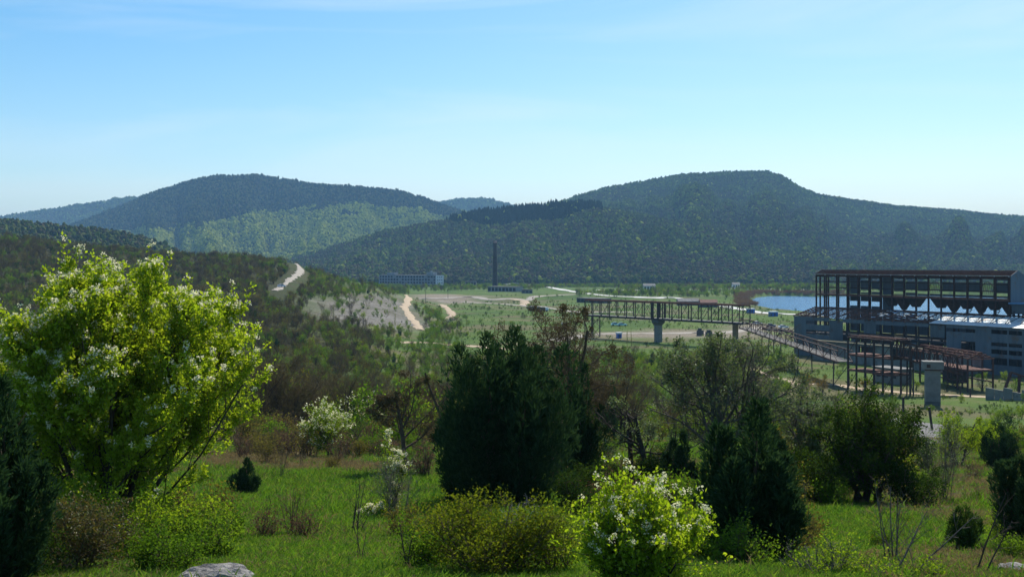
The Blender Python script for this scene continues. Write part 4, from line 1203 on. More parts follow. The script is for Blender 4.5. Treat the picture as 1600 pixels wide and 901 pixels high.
MB().box(AD.L, AD.L + .4, -.1, 17.2, 0, H_ + .4).build('end_wall', M_WHITEWALL, ad)  # sunlight on the end is put into this whiter wall colour
for s in range(nst):
    for k in range(3): MB().box(AD.L + .38, AD.L + .5, 3 + k * 4.5, 4.6 + k * 4.5, s * 3.75 + 1.6, s * 3.75 + 3.3).build('window', M_VOID, ad)
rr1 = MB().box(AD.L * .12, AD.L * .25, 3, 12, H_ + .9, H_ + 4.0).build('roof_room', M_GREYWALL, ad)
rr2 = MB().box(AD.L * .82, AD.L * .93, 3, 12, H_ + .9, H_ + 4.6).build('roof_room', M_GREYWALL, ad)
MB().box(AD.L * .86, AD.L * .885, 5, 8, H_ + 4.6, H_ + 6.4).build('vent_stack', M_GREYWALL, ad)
# ---- chimney
x, y = on_plain(773.5, 458)
ch = root('tall_chimney', x, y, 0, 'tall slender dark brick chimney standing alone on the plain', 'chimney', z=gz(x, y) - .5)
zs = np.linspace(0, 47, 9)
for k in range(8):
    r0_, r1_ = 2.75 - 1.05 * zs[k] / 47, 2.75 - 1.05 * zs[k + 1] / 47
    MB().cyl((0, 0, zs[k]), r0_, r1_, zs[k + 1] - zs[k] - .04, 16).build('shaft_ring', M_CHIMNEY, ch, smooth=False)
MB().cyl((0, 0, 47), 2.15, 2.15, 1.1, 16).build('gallery_ring', M_CHIMNEY, ch)
MB().cyl((0, 0, 48.1), 1.6, 1.6, 2.6, 16).build('crown_ring', surf_mat('faded_red_paint', [(0.3, (0.28, 0.13, 0.12)), (0.7, (0.42, 0.26, 0.24))], 0.5, 0.9), ch)
# ---- low buildings on the plain
def low_building(name, px0, px1, py, h, depth, label, wall, roof, nwin, cat='building', pitched=False, tilt=0.0, Yd=None):
    Yd = Yd or (EYE * F / (py - HZ))
    fr = Frame((px0 - 800) / F * Yd, Yd, (px1 - 800) / F * (Yd - tilt), Yd - tilt)
    r = root(name, fr.o[0], fr.o[1], fr.rot, label, cat, z=gz(*fr.o) - .3)
    MB().box(0, fr.L, .3, depth, 0, h).build('walls', wall, r)
    if nwin:
        w = fr.L / nwin
        for i in range(nwin + 1): MB().box(max(i * w - .5, 0), min(i * w + .5, fr.L), 0, .28, .0, h - .5).build('pier', wall, r)
        for i in range(nwin):
            MB().box(i * w + .52, (i + 1) * w - .52, .2, .33, 1.2, h - .9).build('window', M_VOID, r)
    if pitched:
        MB().hexa([(-.4, -.4, h), (fr.L + .4, -.4, h), (fr.L + .4, depth + .4, h), (-.4, depth + .4, h), (-.4, depth / 2 - .1, h + depth * .25), (fr.L + .4, depth / 2 - .1, h + depth * .25), (fr.L + .4, depth / 2 + .1, h + depth * .25), (-.4, depth / 2 + .1, h + depth * .25)]).build('roof', roof, r)
    else:
        MB().box(-.3, fr.L + .3, -.3, depth + .3, h, h + .4).build('roof', roof, r)
    return r
low_building('low_workshop', 762, 806, 461, 5.2, 11, 'low pale workshop with dark openings at the foot of the chimney', M_GREYWALL, M_CONCPALE, 8, tilt=22)
low_building('ruined_hut', 815, 832, 464.5, 3.4, 7, 'small grey ruined hut right of the chimney workshop', M_CONC, M_CONCDARK, 3)
low_building('ruined_hut', 727, 744, 446.5, 8.5, 9, 'ragged grey ruin of two storeys between office block and chimney', M_CONC, M_CONCDARK, 4, Yd=1380)
low_building('storage_shed', 901, 944, 473, 3.6, 8, 'long low dark storage shed behind the left end of the truss gallery', M_CONCDARK, M_CONC, 7, 'shed', tilt=20)
low_building('storage_shed', 1060, 1092, 477, 3.2, 8, 'long shed with pale roof behind the truss gallery', M_CONCDARK, M_CONC, 5, 'shed', True)
low_building('storage_shed', 1095, 1121, 480, 3.6, 8, 'shed with rusty red pitched roof behind the truss gallery', M_CONCDARK, M_RUSTRED, 4, 'shed', True)
low_building('white_house', 1006, 1024, 459.5, 5.5, 9, 'white house with pale pitched roof among trees at the mountain foot', M_WHITEWALL, M_CONCPALE, 4, 'house', True)
low_building('white_house', 1145, 1156, 455.5, 5.0, 8, 'tiny white house by the far lakeside road', M_WHITEWALL, M_CONCPALE, 3, 'house', True)
for k, (px_, py_, s_, lb) in enumerate(((1094, 523, 2.6, 'dark concrete stump in the dirt yard under the gallery'), (1107.5, 526, 2.2, 'narrower dark concrete stump in the dirt yard'))):
    x, y = on_plain(px_, py_ + 2)
    r = root('concrete_stump', x, y, .4 * k, lb, 'stump', z=-.2)
    MB().box(-s_ / 2, s_ / 2, -.8, .8, 0, 2.6).build('block', M_CONCDARK, r); MB().box(-s_ / 3, s_ / 5, -.6, .5, 2.6, 3.4).build('broken_top', M_CONCDARK, r)

# ---- booths, cars, trucks
def car_mat(name, c): return surf_mat(name, [(0.3, c), (0.7, tuple(min(v * 1.15, 1) for v in c))], 2, 0.3)
M_GLASS = surf_mat('dark_car_glass', [(0.3, (0.02, 0.025, 0.03)), (0.7, (0.035, 0.04, 0.05))], 2, 0.1)
M_TYRE = surf_mat('black_tyre', [(0.3, (0.015, 0.015, 0.015)), (0.7, (0.03, 0.03, 0.03))], 3, 0.9)
M_BLUE = car_mat('blue_paint', (0.03, 0.12, 0.42)); M_WHITE = car_mat('white_paint', (0.75, 0.76, 0.78)); M_TURQ = car_mat('turquoise_tarpaulin', (0.42, 0.66, 0.68))
M_RED = car_mat('red_paint', (0.42, 0.035, 0.03)); M_DKBLUE = car_mat('dark_blue_paint', (0.03, 0.05, 0.12)); M_DKGREEN = car_mat('dull_green_paint', (0.05, 0.06, 0.035))
def wheel_mesh():
    n = 12; a = np.arange(n) * 2 * math.pi / n
    V = np.r_[np.c_[np.cos(a) * .33, np.full(n, -.1), np.sin(a) * .33 + .33], np.c_[np.cos(a) * .33, np.full(n, .1), np.sin(a) * .33 + .33], [[0, -.1, .33], [0, .1, .33]]]
    i = np.arange(n); j = (i + 1) % n
    return mk_mesh('wheel', V, np.c_[i, i + n, j + n, j], np.r_[np.c_[i, j, np.full(n, 2 * n)], np.c_[j + n, i + n, np.full(n, 2 * n + 1)]], [M_TYRE])
WHEEL = wheel_mesh()
def prism(outline, w):
    """side outline (x,z) extruded across y"""
    o = np.array(outline); n = len(o)
    V = np.r_[np.c_[o[:, 0], np.full(n, -w / 2), o[:, 1]], np.c_[o[:, 0], np.full(n, w / 2), o[:, 1]]]
    i = np.arange(n); j = (i + 1) % n
    Tt = [(0, k + 1, k) for k in range(1, n - 1)] + [(n, n + k, n + k + 1) for k in range(1, n - 1)]
    return MB().add(V, np.c_[i, j, j + n, i + n], Tt)
def car(px, py, rot, body, label, Yd=None, truck=False, on=None):
    x, y = on or ((((px - 800) / F * Yd), Yd) if Yd else hit(px, py, 90))
    r = root('parked_truck' if truck else 'parked_car', x, y, rot, label, 'truck' if truck else 'car')
    r.location.z += .1
    if truck:
        prism([(-3.4, .6), (3.3, .6), (3.3, 1.0), (-3.4, 1.0)], 2.2).build('chassis', M_TYRE, r)
        prism([(1.5, 1.0), (3.4, 1.0), (3.4, 1.8), (3.0, 2.6), (1.5, 2.6)], 2.3).build('cab', body, r)
        prism([(-3.4, 1.02), (1.3, 1.02), (1.3, 2.7), (-3.4, 2.7)], 2.4).build('load_bed', M_DKGREEN, r)
        wx = (-2.4, -1.3, 2.4); sc = 1.45; wy = 1.0
        prism([(3.02, 1.85), (3.42, 1.85), (3.1, 2.5), (2.95, 2.5)], 2.0).build('windscreen', M_GLASS, r)
    else:
        bd = prism([(-2.1, .35), (2.1, .35), (2.15, .75), (1.9, .95), (1.0, 1.02), (-1.9, 1.02), (-2.15, .8)], 1.75).build('body', body, r)
        prism([(-1.7, 1.02), (1.0, 1.02), (.35, 1.5), (-1.2, 1.5)], 1.5).build('window_band', M_GLASS, r)
        prism([(-1.2, 1.5), (.35, 1.5), (.2, 1.56), (-1.1, 1.56)], 1.45).build('roof', body, r)
        for s in (-1, 1): MB().box(2.1, 2.18, s * .6 - .18, s * .6 + .18, .62, .78).build('headlight', M_WHITE, bd)
        wx = (-1.3, 1.35); sc = 1.0; wy = .82
    for a in wx:
        for s in (-1, 1): link('wheel', WHEEL, r, (a, s * wy, 0), None, sc)
    return r
car(440, 449, 1.1, M_WHITE, 'small white car parked on the verge of the hill road')
car(703, 503, .5, M_BLUE, 'blue car at the lower end of the curved meadow track')
car(708.5, 503.5, .3, M_WHITE, 'white car right beside the blue car on the field')
car(836, 486, .1, M_DKBLUE, 'dark blue truck on the straight field track', truck=True)
car(848, 487, .1, M_WHITE, 'dark loaded truck with a white cab behind the blue one', truck=True)
for k, (px_, c, nm) in enumerate(((594, M_RED, 'leftmost of three red cars in front of the office block'), (600, M_RED, 'middle red car in front of the office block'), (606, M_RED, 'rightmost of three red cars in front of the office block'))):
    car(px_, 0, .2 * k, c, nm, Yd=1385)
car(962, 509, .1, M_TURQ, 'turquoise covered car on the grass under the gallery')
car(972, 509.5, .05, M_TURQ, 'pale turquoise car beside the covered one under the gallery')
car(1183, 507, .3, M_WHITE, 'white car parked at the edge of the yard by the slanting conveyor')
car(1205, 511, -.2, M_DKBLUE, 'dark blue car in the yard by the slanting conveyor')
car(1224, 513, .2, M_WHITE, 'white car next to the hall wall in the yard')
def booth(px, py, w, h, label, Yd=None):
    x, y = hit(px, py, 90)
    r = root('blue_booth', x, y, .25, label, 'booth', 'blue booths on the plain')
    MB().box(-w / 2, w / 2, -w / 2, w / 2, -.2, h).build('walls', M_BLUE, r); MB().box(-w / 2 - .2, w / 2 + .2, -w / 2 - .2, w / 2 + .2, h, h + .5).build('roof', M_WHITE, r)
    MB().box(-.35, .35, -w / 2 - .04, -w / 2, .1, h - .3).build('door', M_DKBLUE, r)
booth(967, 528, 1.7, 1.7, 'blue booth with white roof in the dirt yard under the gallery')
booth(881, 512, 1.5, 1.7, 'small blue booth on the field left of the gallery')
booth(1173, 489, 3.6, 2.2, 'blue booth with white roof on the lakeshore left of the hall')
booth(1208, 494, 3.8, 2.2, 'blue booth with white roof nearest the hall on the lakeshore')
# debris along the conveyor foot
rngd = np.random.default_rng(77)
for k in range(7):
    x, y = on_plain(1195 + k * 7 + rngd.uniform(-2, 2), 516 + k * .8)
    o = MB().box(-1.2, 1.2, -.8, .8, -.2, rngd.uniform(.8, 1.8)).bar((-1.5, .2, .1), (1.4, -.4, 2.0), .3).build('scrap_pile', (M_RUSTRED, M_CONCPALE, M_STEELDARK)[k % 3], None, loc=(x, y, 0), rotz=k)
    tag(o, 'pile of scrap metal and rubble behind the slanting conveyor', 'scrap', 'scrap piles behind the slanting conveyor')

pole_m = MB().cyl((0, 0, -.3), .16, .11, 8.3, 8).bar((-.9, 0, 7.4), (.9, 0, 7.4), .12).mesh('utility_pole', M_BARK_GREY)
for px_, py_, lb in ((665, 484, 'utility pole beside the quarry track'), (905, 470, 'utility pole left of the truss gallery'), (1152, 497, 'utility pole right of the truss gallery end'), (700, 470, 'utility pole on the bare ground before the office block')):
    x, y = on_plain(px_, py_)
    tag(link('utility_pole', pole_m, None, (x, y, gz(x, y)), .4), lb, 'pole', 'utility poles on the plain')
# ------------------------------------------------------------------ woods, thickets and scrub between the meadow and the hills
rng = np.random.default_rng(2024)
def sample_area(px0, px1, y0, y1, area_each):
    tot = (px1 - px0) / F * (y1 ** 2 - y0 ** 2) / 2
    n = int(tot / area_each)
    Yd = np.sqrt(rng.uniform(y0 ** 2, y1 ** 2, n)); p = rng.uniform(px0, px1, n)
    return (p - 800) / F * Yd, Yd, p
FOOT = []           # keep-out polygons round the structures
def keep_out(fr, s0, s1, t0, t1):
    FOOT.append([tuple(fr.o + fr.S * s + fr.T * t) for s, t in ((s0, t0), (s1, t0), (s1, t1), (s0, t1))])
keep_out(FR, -6, 100, -19, 12); keep_out(TWR, -4, TWR.L + 4, -3, 8); keep_out(FB, -3, FB.L + 4, -3, 9)
keep_out(AD, -6, AD.L + 8, -12, 22)
for px_, py_, r_ in ((1457, 638, 7), (1352, 585, 9), (773, 458, 12), (1560, 620, 12)):
    x, y = on_plain(px_, py_); FOOT.append([(x - r_, y - r_), (x + r_, y - r_), (x + r_, y + r_), (x - r_, y + r_)])
ASPH = TRACK_LINES['asphalt_road']; HILLR = TRACK_LINES['hill_road']; QTR = TRACK_LINES['quarry_track']
def clear(x, y, p):
    ok = track_dist(x, y) > 4.6
    ok &= ~in_poly(x, y, LAKE) & (poly_dist(x, y, LAKE) > 4)
    for f in FOOT: ok &= ~in_poly(x, y, f)
    yd_in = in_poly(x, y, YARD) | in_poly(x, y, BARE)
    ok &= ~yd_in
    q = in_poly(x, y, QUARRY); ok &= ~(q & (rng.random(len(x)) < 0.82))
    # sight lines kept open by nature: below the roads the scrub is low
    ok &= ~((p > 1398) & (p < 1486) & (y < 195) & (y > 80))
    for ln, w in ((HILLR, 13), (QTR, 10), (ASPH, 9)):
        lp_ = 800 + F * ln[:, 0] / ln[:, 1]
        for X0, Y0, P0 in zip(ln[::3, 0], ln[::3, 1], lp_[::3]):
            ok &= ~((np.abs(p - P0) < w) & (y < Y0 + 2) & (y > Y0 - (70 if ln is HILLR else 45 if ln is QTR else 40)))
    return ok
TREES = []           # x, y, kind, scale, zone
def add(zone, x, y, kinds, probs, smin, smax, patch=None):
    k = rng.choice(len(kinds), len(x), p=np.array(probs) / sum(probs))
    if patch is not None:
        n = fbm(x / patch[0], y / patch[0], patch[1], 3)
        # patches of one kind rather than an even mix
        alt = rng.choice(len(kinds), len(x), p=np.array(patch[2]) / sum(patch[2]))
        k = np.where(n > 0.53, alt, k)
    sc = rng.uniform(smin, smax, len(x))
    for xi, yi, ki, si in zip(x, y, k, sc): TREES.append((xi, yi, kinds[ki], si, zone))
# A: the wooded hill on the left
x, y, p = sample_area(-90, 660, 120, 760, 11.5)
lim = interp(y, [(120, 560), (300, 600), (420, 560), (700, 480), (760, 470)])
ok = (p < lim + rng.normal(0, 25, len(p))) & clear(x, y, p)
add('wood', x[ok], y[ok], ['bare', 'olive', 'green', 'juniper', 'dark', 'spring'], [.38, .36, .14, .02, .04, .06], .55, 1.0, (55, 71, [.22, .36, .27, .03, .05, .07]))
# B: thicket under the meadow
x, y, p = sample_area(330, 1010, 80, 205, 8.5)
ok = clear(x, y, p)
add('thicket', x[ok], y[ok], ['bare', 'olive', 'green', 'juniper', 'blossom', 'spring'], [.64, .17, .07, .025, .02, .06], .6, 1.25, (24, 73, [.22, .22, .26, .03, .05, .22]))
x, y, p = sample_area(1010, 1420, 85, 200, 11.0)
ok = clear(x, y, p)
add('right_thicket', x[ok], y[ok], ['bare', 'olive', 'green', 'dark', 'pale', 'spring'], [.22, .24, .26, .10, .09, .12], .5, .85)
x, y, p = sample_area(1420, 1680, 95, 185, 42.0)
ok = clear(x, y, p)
add('right_thicket', x[ok], y[ok], ['green', 'spring', 'dark', 'pale'], [.4, .35, .15, .1], .35, .7)
# C: scrub on the valley floor
x, y, p = sample_area(560, 1230, 200, 330, 11.0)
ok = clear(x, y, p)
add('scrub', x[ok], y[ok], ['green', 'spring', 'bare', 'olive', 'juniper', 'pale'], [.40, .26, .14, .13, .03, .05], .42, .85, (40, 77, [.5, .35, .05, .05, .02, .03]))
x, y, p = sample_area(470, 720, 330, 620, 26.0)
ok = clear(x, y, p) & (p > interp(y, [(330, 560), (620, 490)]))
add('scrub', x[ok], y[ok], ['green', 'spring', 'bare', 'olive', 'juniper', 'blossom'], [.40, .22, .14, .15, .04, .05], .42, .9)
x, y, p = sample_area(640, 1230, 330, 480, 45.0)
n_ = fbm(x / 30, y / 30, 79, 3)
ok = clear(x, y, p) & (n_ > 0.5)
add('scrub', x[ok], y[ok], ['green', 'spring', 'pale', 'dark'], [.5, .25, .15, .1], .25, .55)
x, y, p = sample_area(1180, 1680, 195, 300, 75.0)
ok = clear(x, y, p)
add('scrub', x[ok], y[ok], ['green', 'spring', 'pale', 'dark'], [.45, .25, .2, .1], .22, .48)
# D: scattered bushes and tree belts on the far plain
x, y, p = sample_area(560, 1640, 480, 900, 150.0)
ok = clear(x, y, p)
add('plain', x[ok], y[ok], ['green', 'pale', 'dark'], [.6, .15, .25], .25, .6)
x, y, p = sample_area(440, 1660, 880, 1560, 52.0)
n_ = fbm(x / 70, y / 45, 83, 4)
belt = sstep(0.46, 0.56, n_) + sstep(1180, 1380, y) * .55 + ((p > 1020) & (y > 960)) * .3
ok = clear(x, y, p) & (rng.random(len(x)) < np.clip(belt, 0, 1)) & ~((p > 640) & (p < 900) & (y < 1080))
add('plain', x[ok], y[ok], ['green', 'spring', 'dark', 'olive', 'bare'], [.40, .26, .12, .14, .08], .6, 1.35)
# bank of the road and the skirts of the quarry
x, y, p = sample_area(480, 640, 560, 700, 22.0)
ok = clear(x, y, p)
add('wood', x[ok], y[ok], ['green', 'spring', 'olive', 'bare', 'juniper'], [.34, .22, .18, .2, .06], .5, .95)

KIND_WORDS = {'bare': ('bare_tree', 'bare tree', 'bare brown twiggy tree'), 'olive': ('budding_tree', 'budding tree', 'olive brown tree just coming into leaf'),
    'green': ('green_bush', 'bush', 'fresh green leafy bush'), 'spring': ('light_green_bush', 'bush', 'light yellow-green leafy bush'),
    'dark': ('dark_bush', 'bush', 'dark green leafy bush'), 'juniper': ('juniper', 'juniper', 'dark evergreen juniper'),
    'blossom': ('blossoming_tree', 'tree', 'white blossoming small tree'), 'pale': ('pale_bush', 'bush', 'pale grey-green bush'), 'narrow': ('narrow_tree', 'tree', 'narrow upright tree')}
ZONE_WORDS = {'wood': 'in the wood on the left hill', 'thicket': 'in the thicket below the meadow', 'right_thicket': 'on the slope above the asphalt road',
    'scrub': 'in the scrub on the valley floor', 'plain': 'on the far plain before the mountain'}
QUOTA = {'bare': 260, 'olive': 200, 'green': 240, 'spring': 190, 'dark': 90, 'juniper': 80, 'blossom': 40, 'pale': 60}
by_kind = {}
for t in TREES: by_kind.setdefault(t[2], []).append(t)
mass = []
for kd, lst in by_kind.items():
    lst.sort(key=lambda t: t[1] / t[3])                      # largest in the picture first
    for n, (x, y, _, sc, zone) in enumerate(lst):
        if n < QUOTA[kd] and y < 420:
            nm, cat, lb = KIND_WORDS[kd]
            place_tree(kd, n, nm, x, y, sc, rng.uniform(0, 6.28), '%s %s' % (lb, ZONE_WORDS[zone]), cat, '%ss %s' % (nm.replace('_', ' ').replace('bush', 'bushe') if 'bush' in nm else nm.replace('_', ' '), ZONE_WORDS[zone]), 0.05, parts=n < 45)
        else:
            mass.append((x, y, kd, sc))
names = list(PROTO_JOIN)
mm, first = [], {}
for k in names:
    first[k] = len(mm); mm += PROTO_JOIN[k]
mx = np.array([m[0] for m in mass]); my = np.array([m[1] for m in mass])
mk = np.array([first[m[2]] + rng.integers(0, len(PROTO_JOIN[m[2]])) for m in mass])
print('mid trees', len(TREES), 'in mass', len(mass))
make_stuff('hillside_woods', np.c_[mx, my, ground(mx, my) - .05], rng.uniform(0, 6.28, len(mx)), np.array([m[3] for m in mass]), mk, mm,
           'brown and green spring woods and scrub on the hill and plain', 'woods')
# narrow trees on the valley floor that stand apart
for k, (px_, py_, s_, v_, lb) in enumerate(((728, 520, .72, 1, 'narrow green tree standing alone left of the bare oak'), (957, 545, .62, 0, 'narrow budding tree left of the round gallery pillar'), (980, 541, .75, 0, 'tall narrow budding tree behind the round gallery pillar'), (987, 541, .7, 1, 'narrow tree twin nearest the round gallery pillar'), (521, 507, .95, 1, 'narrow upright tree on the bare quarry slope'), (617, 512, .8, 0, 'thin tree at the foot of the quarry slope'), (567, 452, 1.3, 0, 'slim poplar left of the office block'), (571.5, 452, 1.15, 1, 'slim poplar nearest the office block'))):
    x, y = hit(px_, py_, 100)
    place_tree('narrow', v_, 'narrow_tree', x, y, s_, k, lb, 'tree')
# golden willows by the tan path
WIL = [leafy_tree(710 + i, 4.2, M_WILLOW, 0.13, 9, 4, 1.25, M_BARK_BROWN) for i in range(2)]
for k, (px_, py_, s_) in enumerate(((1262, 612, 1.25), (1285, 614, 1.0), (1352, 607, .75))):
    x, y = on_plain(px_, py_)
    r = tag(link('golden_willow', None, None, (x, y, gz(x, y)), k * 2.0, s_), ('largest golden yellow willow left of the steel tower', 'smaller golden willow close to the steel tower', 'little golden bush between the steel tower legs')[k], 'tree', 'golden willows by the tan path')
    for pn, me in WIL[k % 2]: link(pn, me, r)
# reeds round the lake
x, y, p = sample_area(1130, 1320, 780, 1180, 6.0)
d = poly_dist(x, y, LAKE); ok = (d < 7 + 9 * fbm(x / 30, y / 30, 91)) & ~in_poly(x, y, LAKE) & (track_dist(x, y) > 3)
x, y = x[ok], y[ok]
rr0 = np.random.default_rng(8)
reed = []
for v in range(2):
    pp = np.c_[rr0.normal(0, .9, (60, 2)), np.full(60, -.1)]
    v_, q_2 = leaf_quads(rr0, pp, np.full(60, 2.2), 1.5, .06, jit=.35)
    reed.append(mk_mesh('reed_tuft', v_, q_2, mats=[M_REED]))
make_stuff('reeds', np.c_[x, y, ground(x, y)], rng.uniform(0, 6.28, len(x)), rng.uniform(.7, 1.3, len(x)), rng.integers(0, 2, len(x)), reed, 'brown reeds along the lake shore', 'reeds')

# low weeds and tussocks over the valley floor
x, y, p = sample_area(560, 1700, 195, 760, 11.0)
n_ = fbm(x / 26, y / 26, 95, 4)
ok = clear(x, y, p) & (n_ > 0.40) & (rng.random(len(x)) < 1.2 - y / 900)
x, y, n_ = x[ok], y[ok], n_[ok]
pool = [first['green'], first['olive'], first['dark'], first['pale'], first['spring']]
wk = np.array(pool)[rng.choice(5, len(x), p=[.36, .18, .18, .14, .14])] + rng.integers(0, 2, len(x))
make_stuff('valley_weeds', np.c_[x, y, ground(x, y) - .03], rng.uniform(0, 6.28, len(x)), rng.uniform(.06, .19, len(x)) * (1 + 1.2 * (n_ - .4)), wk, mm,
           'low weeds and tussocks dotted over the valley floor', 'weeds')
x, y, p = sample_area(1180, 1720, 192, 262, 3.2)
n_ = fbm(x / 14, y / 10, 97, 4)
ok = clear(x, y, p) & (n_ > 0.43)
x, y = x[ok], y[ok]
wk = np.array(pool)[rng.choice(5, len(x), p=[.25, .30, .22, .15, .08])] + rng.integers(0, 2, len(x))
make_stuff('scrub_weeds', np.c_[x, y, ground(x, y) - .03], rng.uniform(0, 6.28, len(x)), rng.uniform(.07, .22, len(x)), wk, mm, 'dull olive scrub round the foot of the square pillar', 'weeds')
# bushes among the ruins
for k, (px_, py_, kd, s_, lb) in enumerate(((1492, 607, 'pale', .95, 'pale bush in front of the gabled rusty frame'), (1533, 611, 'blossom', .75, 'round pale-green blossoming bush beside the broken wall'), (1537, 596, 'spring', .6, 'small bright bush behind the round blossoming one'),
        (1583, 616, 'green', .8, 'green bush before the broken wall'), (1432, 609, 'spring', .62, 'bright bush left of the square pillar'), (1570, 598, 'spring', .7, 'bright bush at the foot of the hall wall'),
        (1478, 611, 'dark', .5, 'dark low bush right of the square pillar'), (1240, 580, 'green', .8, 'green bush below the slanting conveyor'), (1316, 578, 'green', .75, 'green bush at the low end of the slanting conveyor'), (1310, 590, 'spring', .55, 'bright bush left of the steel tower'))):
    x, y = on_plain(px_, py_)
    place_tree(kd, k, 'ruin_bush', x, y, s_, k, lb, 'bush')
# ------------------------------------------------------------------ plants of the near slope, one by one
def hero(name, label, cat, parts, px, Yd, rotz=0.0, sink=0.05, scale=1.0, group=None):
    X, Yy, Z = at(px, Yd)
    r = tag(link(name, None, None, (X, Yy, Z - sink), rotz, scale), label, cat, group)
    subs = {}
    for pn, me in parts:
        o = link(pn, me, subs.get('crown') if pn == 'blossoms' else r)
        subs[pn] = o
    return r

def pear(seed, cen, semi, stems, n1, n2, n3, leaf, tufts, per, heads, head_r, petal, shoot, stem_r=0.08, top_bias=0.5):
    """flowering pear: steep shoots carrying tufts of leaves, white flower heads at the shoot ends"""
    rng = np.random.default_rng(seed)
    cen = np.array(cen, float); semi = np.array(semi, float)
    h = cen[2] + semi[2]
    a = np.arange(stems) * 2 * math.pi / stems + rng.uniform(0, 1, stems)
    lean = rng.uniform(.10, .80, stems)
    dr = unit(np.c_[np.cos(a) * lean + cen[0] / h, np.sin(a) * lean, np.ones(stems)])
    st = np.c_[np.cos(a) * .1, np.sin(a) * .1, np.full(stems, -.15)]
    ln = np.minimum(h * .85, env_limit(st + np.array([0, 0, h * .25]), dr, cen, semi) * .95 + h * .12)
    lv = grow(rng, (st, dr, ln, np.full(stems, stem_r), 8, .07, .05),
              [dict(n=n1, len=(.5, .9), ang=(22, 58), k=6, wig=.08, trop=.06, t0=.07, rr=.5, ef=(.6, 1.1)),
               dict(n=n2, len=(.22, .45), ang=(20, 55), k=5, wig=.09, trop=.14, t0=.12, rr=.5, ef=(.55, 1.1)),
               dict(n=n3, abs=shoot, len=(1, 1), ang=(12, 55), k=4, wig=.08, trop=.22, t0=.1, rr=.5, rmin=.004, lift=.35, free=1)], (cen, semi))
    sh = lv[3][0]
    p, d = along(rng, sh, tufts, .1, 1.02)
    p = np.concatenate([p, lv[2][0][:, -1], along(rng, lv[2][0], 2, .3, 1)[0]])
    p = np.repeat(p, per, 0) + rng.normal(0, leaf * .62, (len(p) * per, 3))
    v, q = leaf_quads(rng, p, np.full(len(p), leaf), .35, .62)
    tips = sh[:, -1]
    out = ((tips - cen) / semi); e = np.sqrt((out ** 2).sum(1))
    pr = np.clip((e - .45) * 1.2, 0.03, 1) * np.clip(top_bias + out[:, 2] * .7, .07, 1)
    pr = pr / pr.sum()
    c = tips[rng.choice(len(tips), min(heads, len(tips) - 1), replace=False, p=pr)]
    c = np.concatenate([c, c[::2] + rng.normal(0, head_r, c[::2].shape)])
    bv, bq = blossom(rng, c, head_r, 16, petal)
    return [('trunk', branches_mesh('trunk', lv, M_BARK, (7, 5, 4, 3))), ('crown', mk_mesh('crown', v, q, mats=[M_PEAR])), ('blossoms', mk_mesh('blossoms', bv, bq, mats=[M_PETAL]))]

hero('pear_tree', 'big yellow-green pear tree covered in white blossom at the left', 'tree',
     pear(1, (.62, 0, 1.85), (2.55, 2.1, 2.62), 11, 10, 7, 4, .058, 8, 6, 900, .044, .028, (.18, .60), .05), 150, 17.7)
hero('pear_bush', 'bright pear bush with white flower heads at the bottom of the meadow', 'bush',
     pear(2, (0, 0, .42), (.66, .45, .42), 14, 4, 3, 3, .044, 10, 4, 150, .030, .018, (.20, .62), .016, .5), 1000, 10.6, sink=.05)

def shrub(seed, w, h, mat, leaf, stems=9, n1=7, n2=6, per=8, bark=M_BARK_BROWN, jitter=.06, twig_r=.012, wig=.14, trop=.05, flat=1.0):
    rng = np.random.default_rng(seed)
    env = (np.array([0, 0, h * .5]), np.array([w, w * flat, h * .55]))
    a = rng.uniform(0, 6.28, stems); lean = rng.uniform(.1, .95, stems) * w / h * 1.3
    st = np.c_[rng.normal(0, w * .18, (stems, 2)), np.full(stems, -.06)]
    dr = unit(np.c_[np.cos(a) * lean, np.sin(a) * lean, np.ones(stems)])
    lv = grow(rng, (st, dr, np.full(stems, h * .95) * rng.uniform(.7, 1.1, stems), np.full(stems, twig_r), 6, wig * .6, .03),
              [dict(n=n1, len=(.35, .65), ang=(25, 65), k=5, wig=wig, trop=trop, t0=.15, rr=.55, rmin=.003),
               dict(n=n2, len=(.35, .6), ang=(25, 70), k=4, wig=wig, trop=trop, t0=.1, rr=.6, rmin=.0022)], env)
    parts = [('trunk', branches_mesh('trunk', lv, bark, (5, 3, 3)))]
    if per:
        p, d = along(rng, lv[2][0], per, .1, 1.08); p2, _ = along(rng, lv[1][0], per, .3, 1.0)
        p = np.concatenate([p, p2]) + rng.normal(0, jitter, (len(p) + len(p2), 3))
        p = p[p[:, 2] > .02]
        v, q = leaf_quads(rng, p, np.full(len(p), leaf), .25, .6)
        parts.append(('crown', mk_mesh('crown', v, q, mats=[mat])))
    return parts

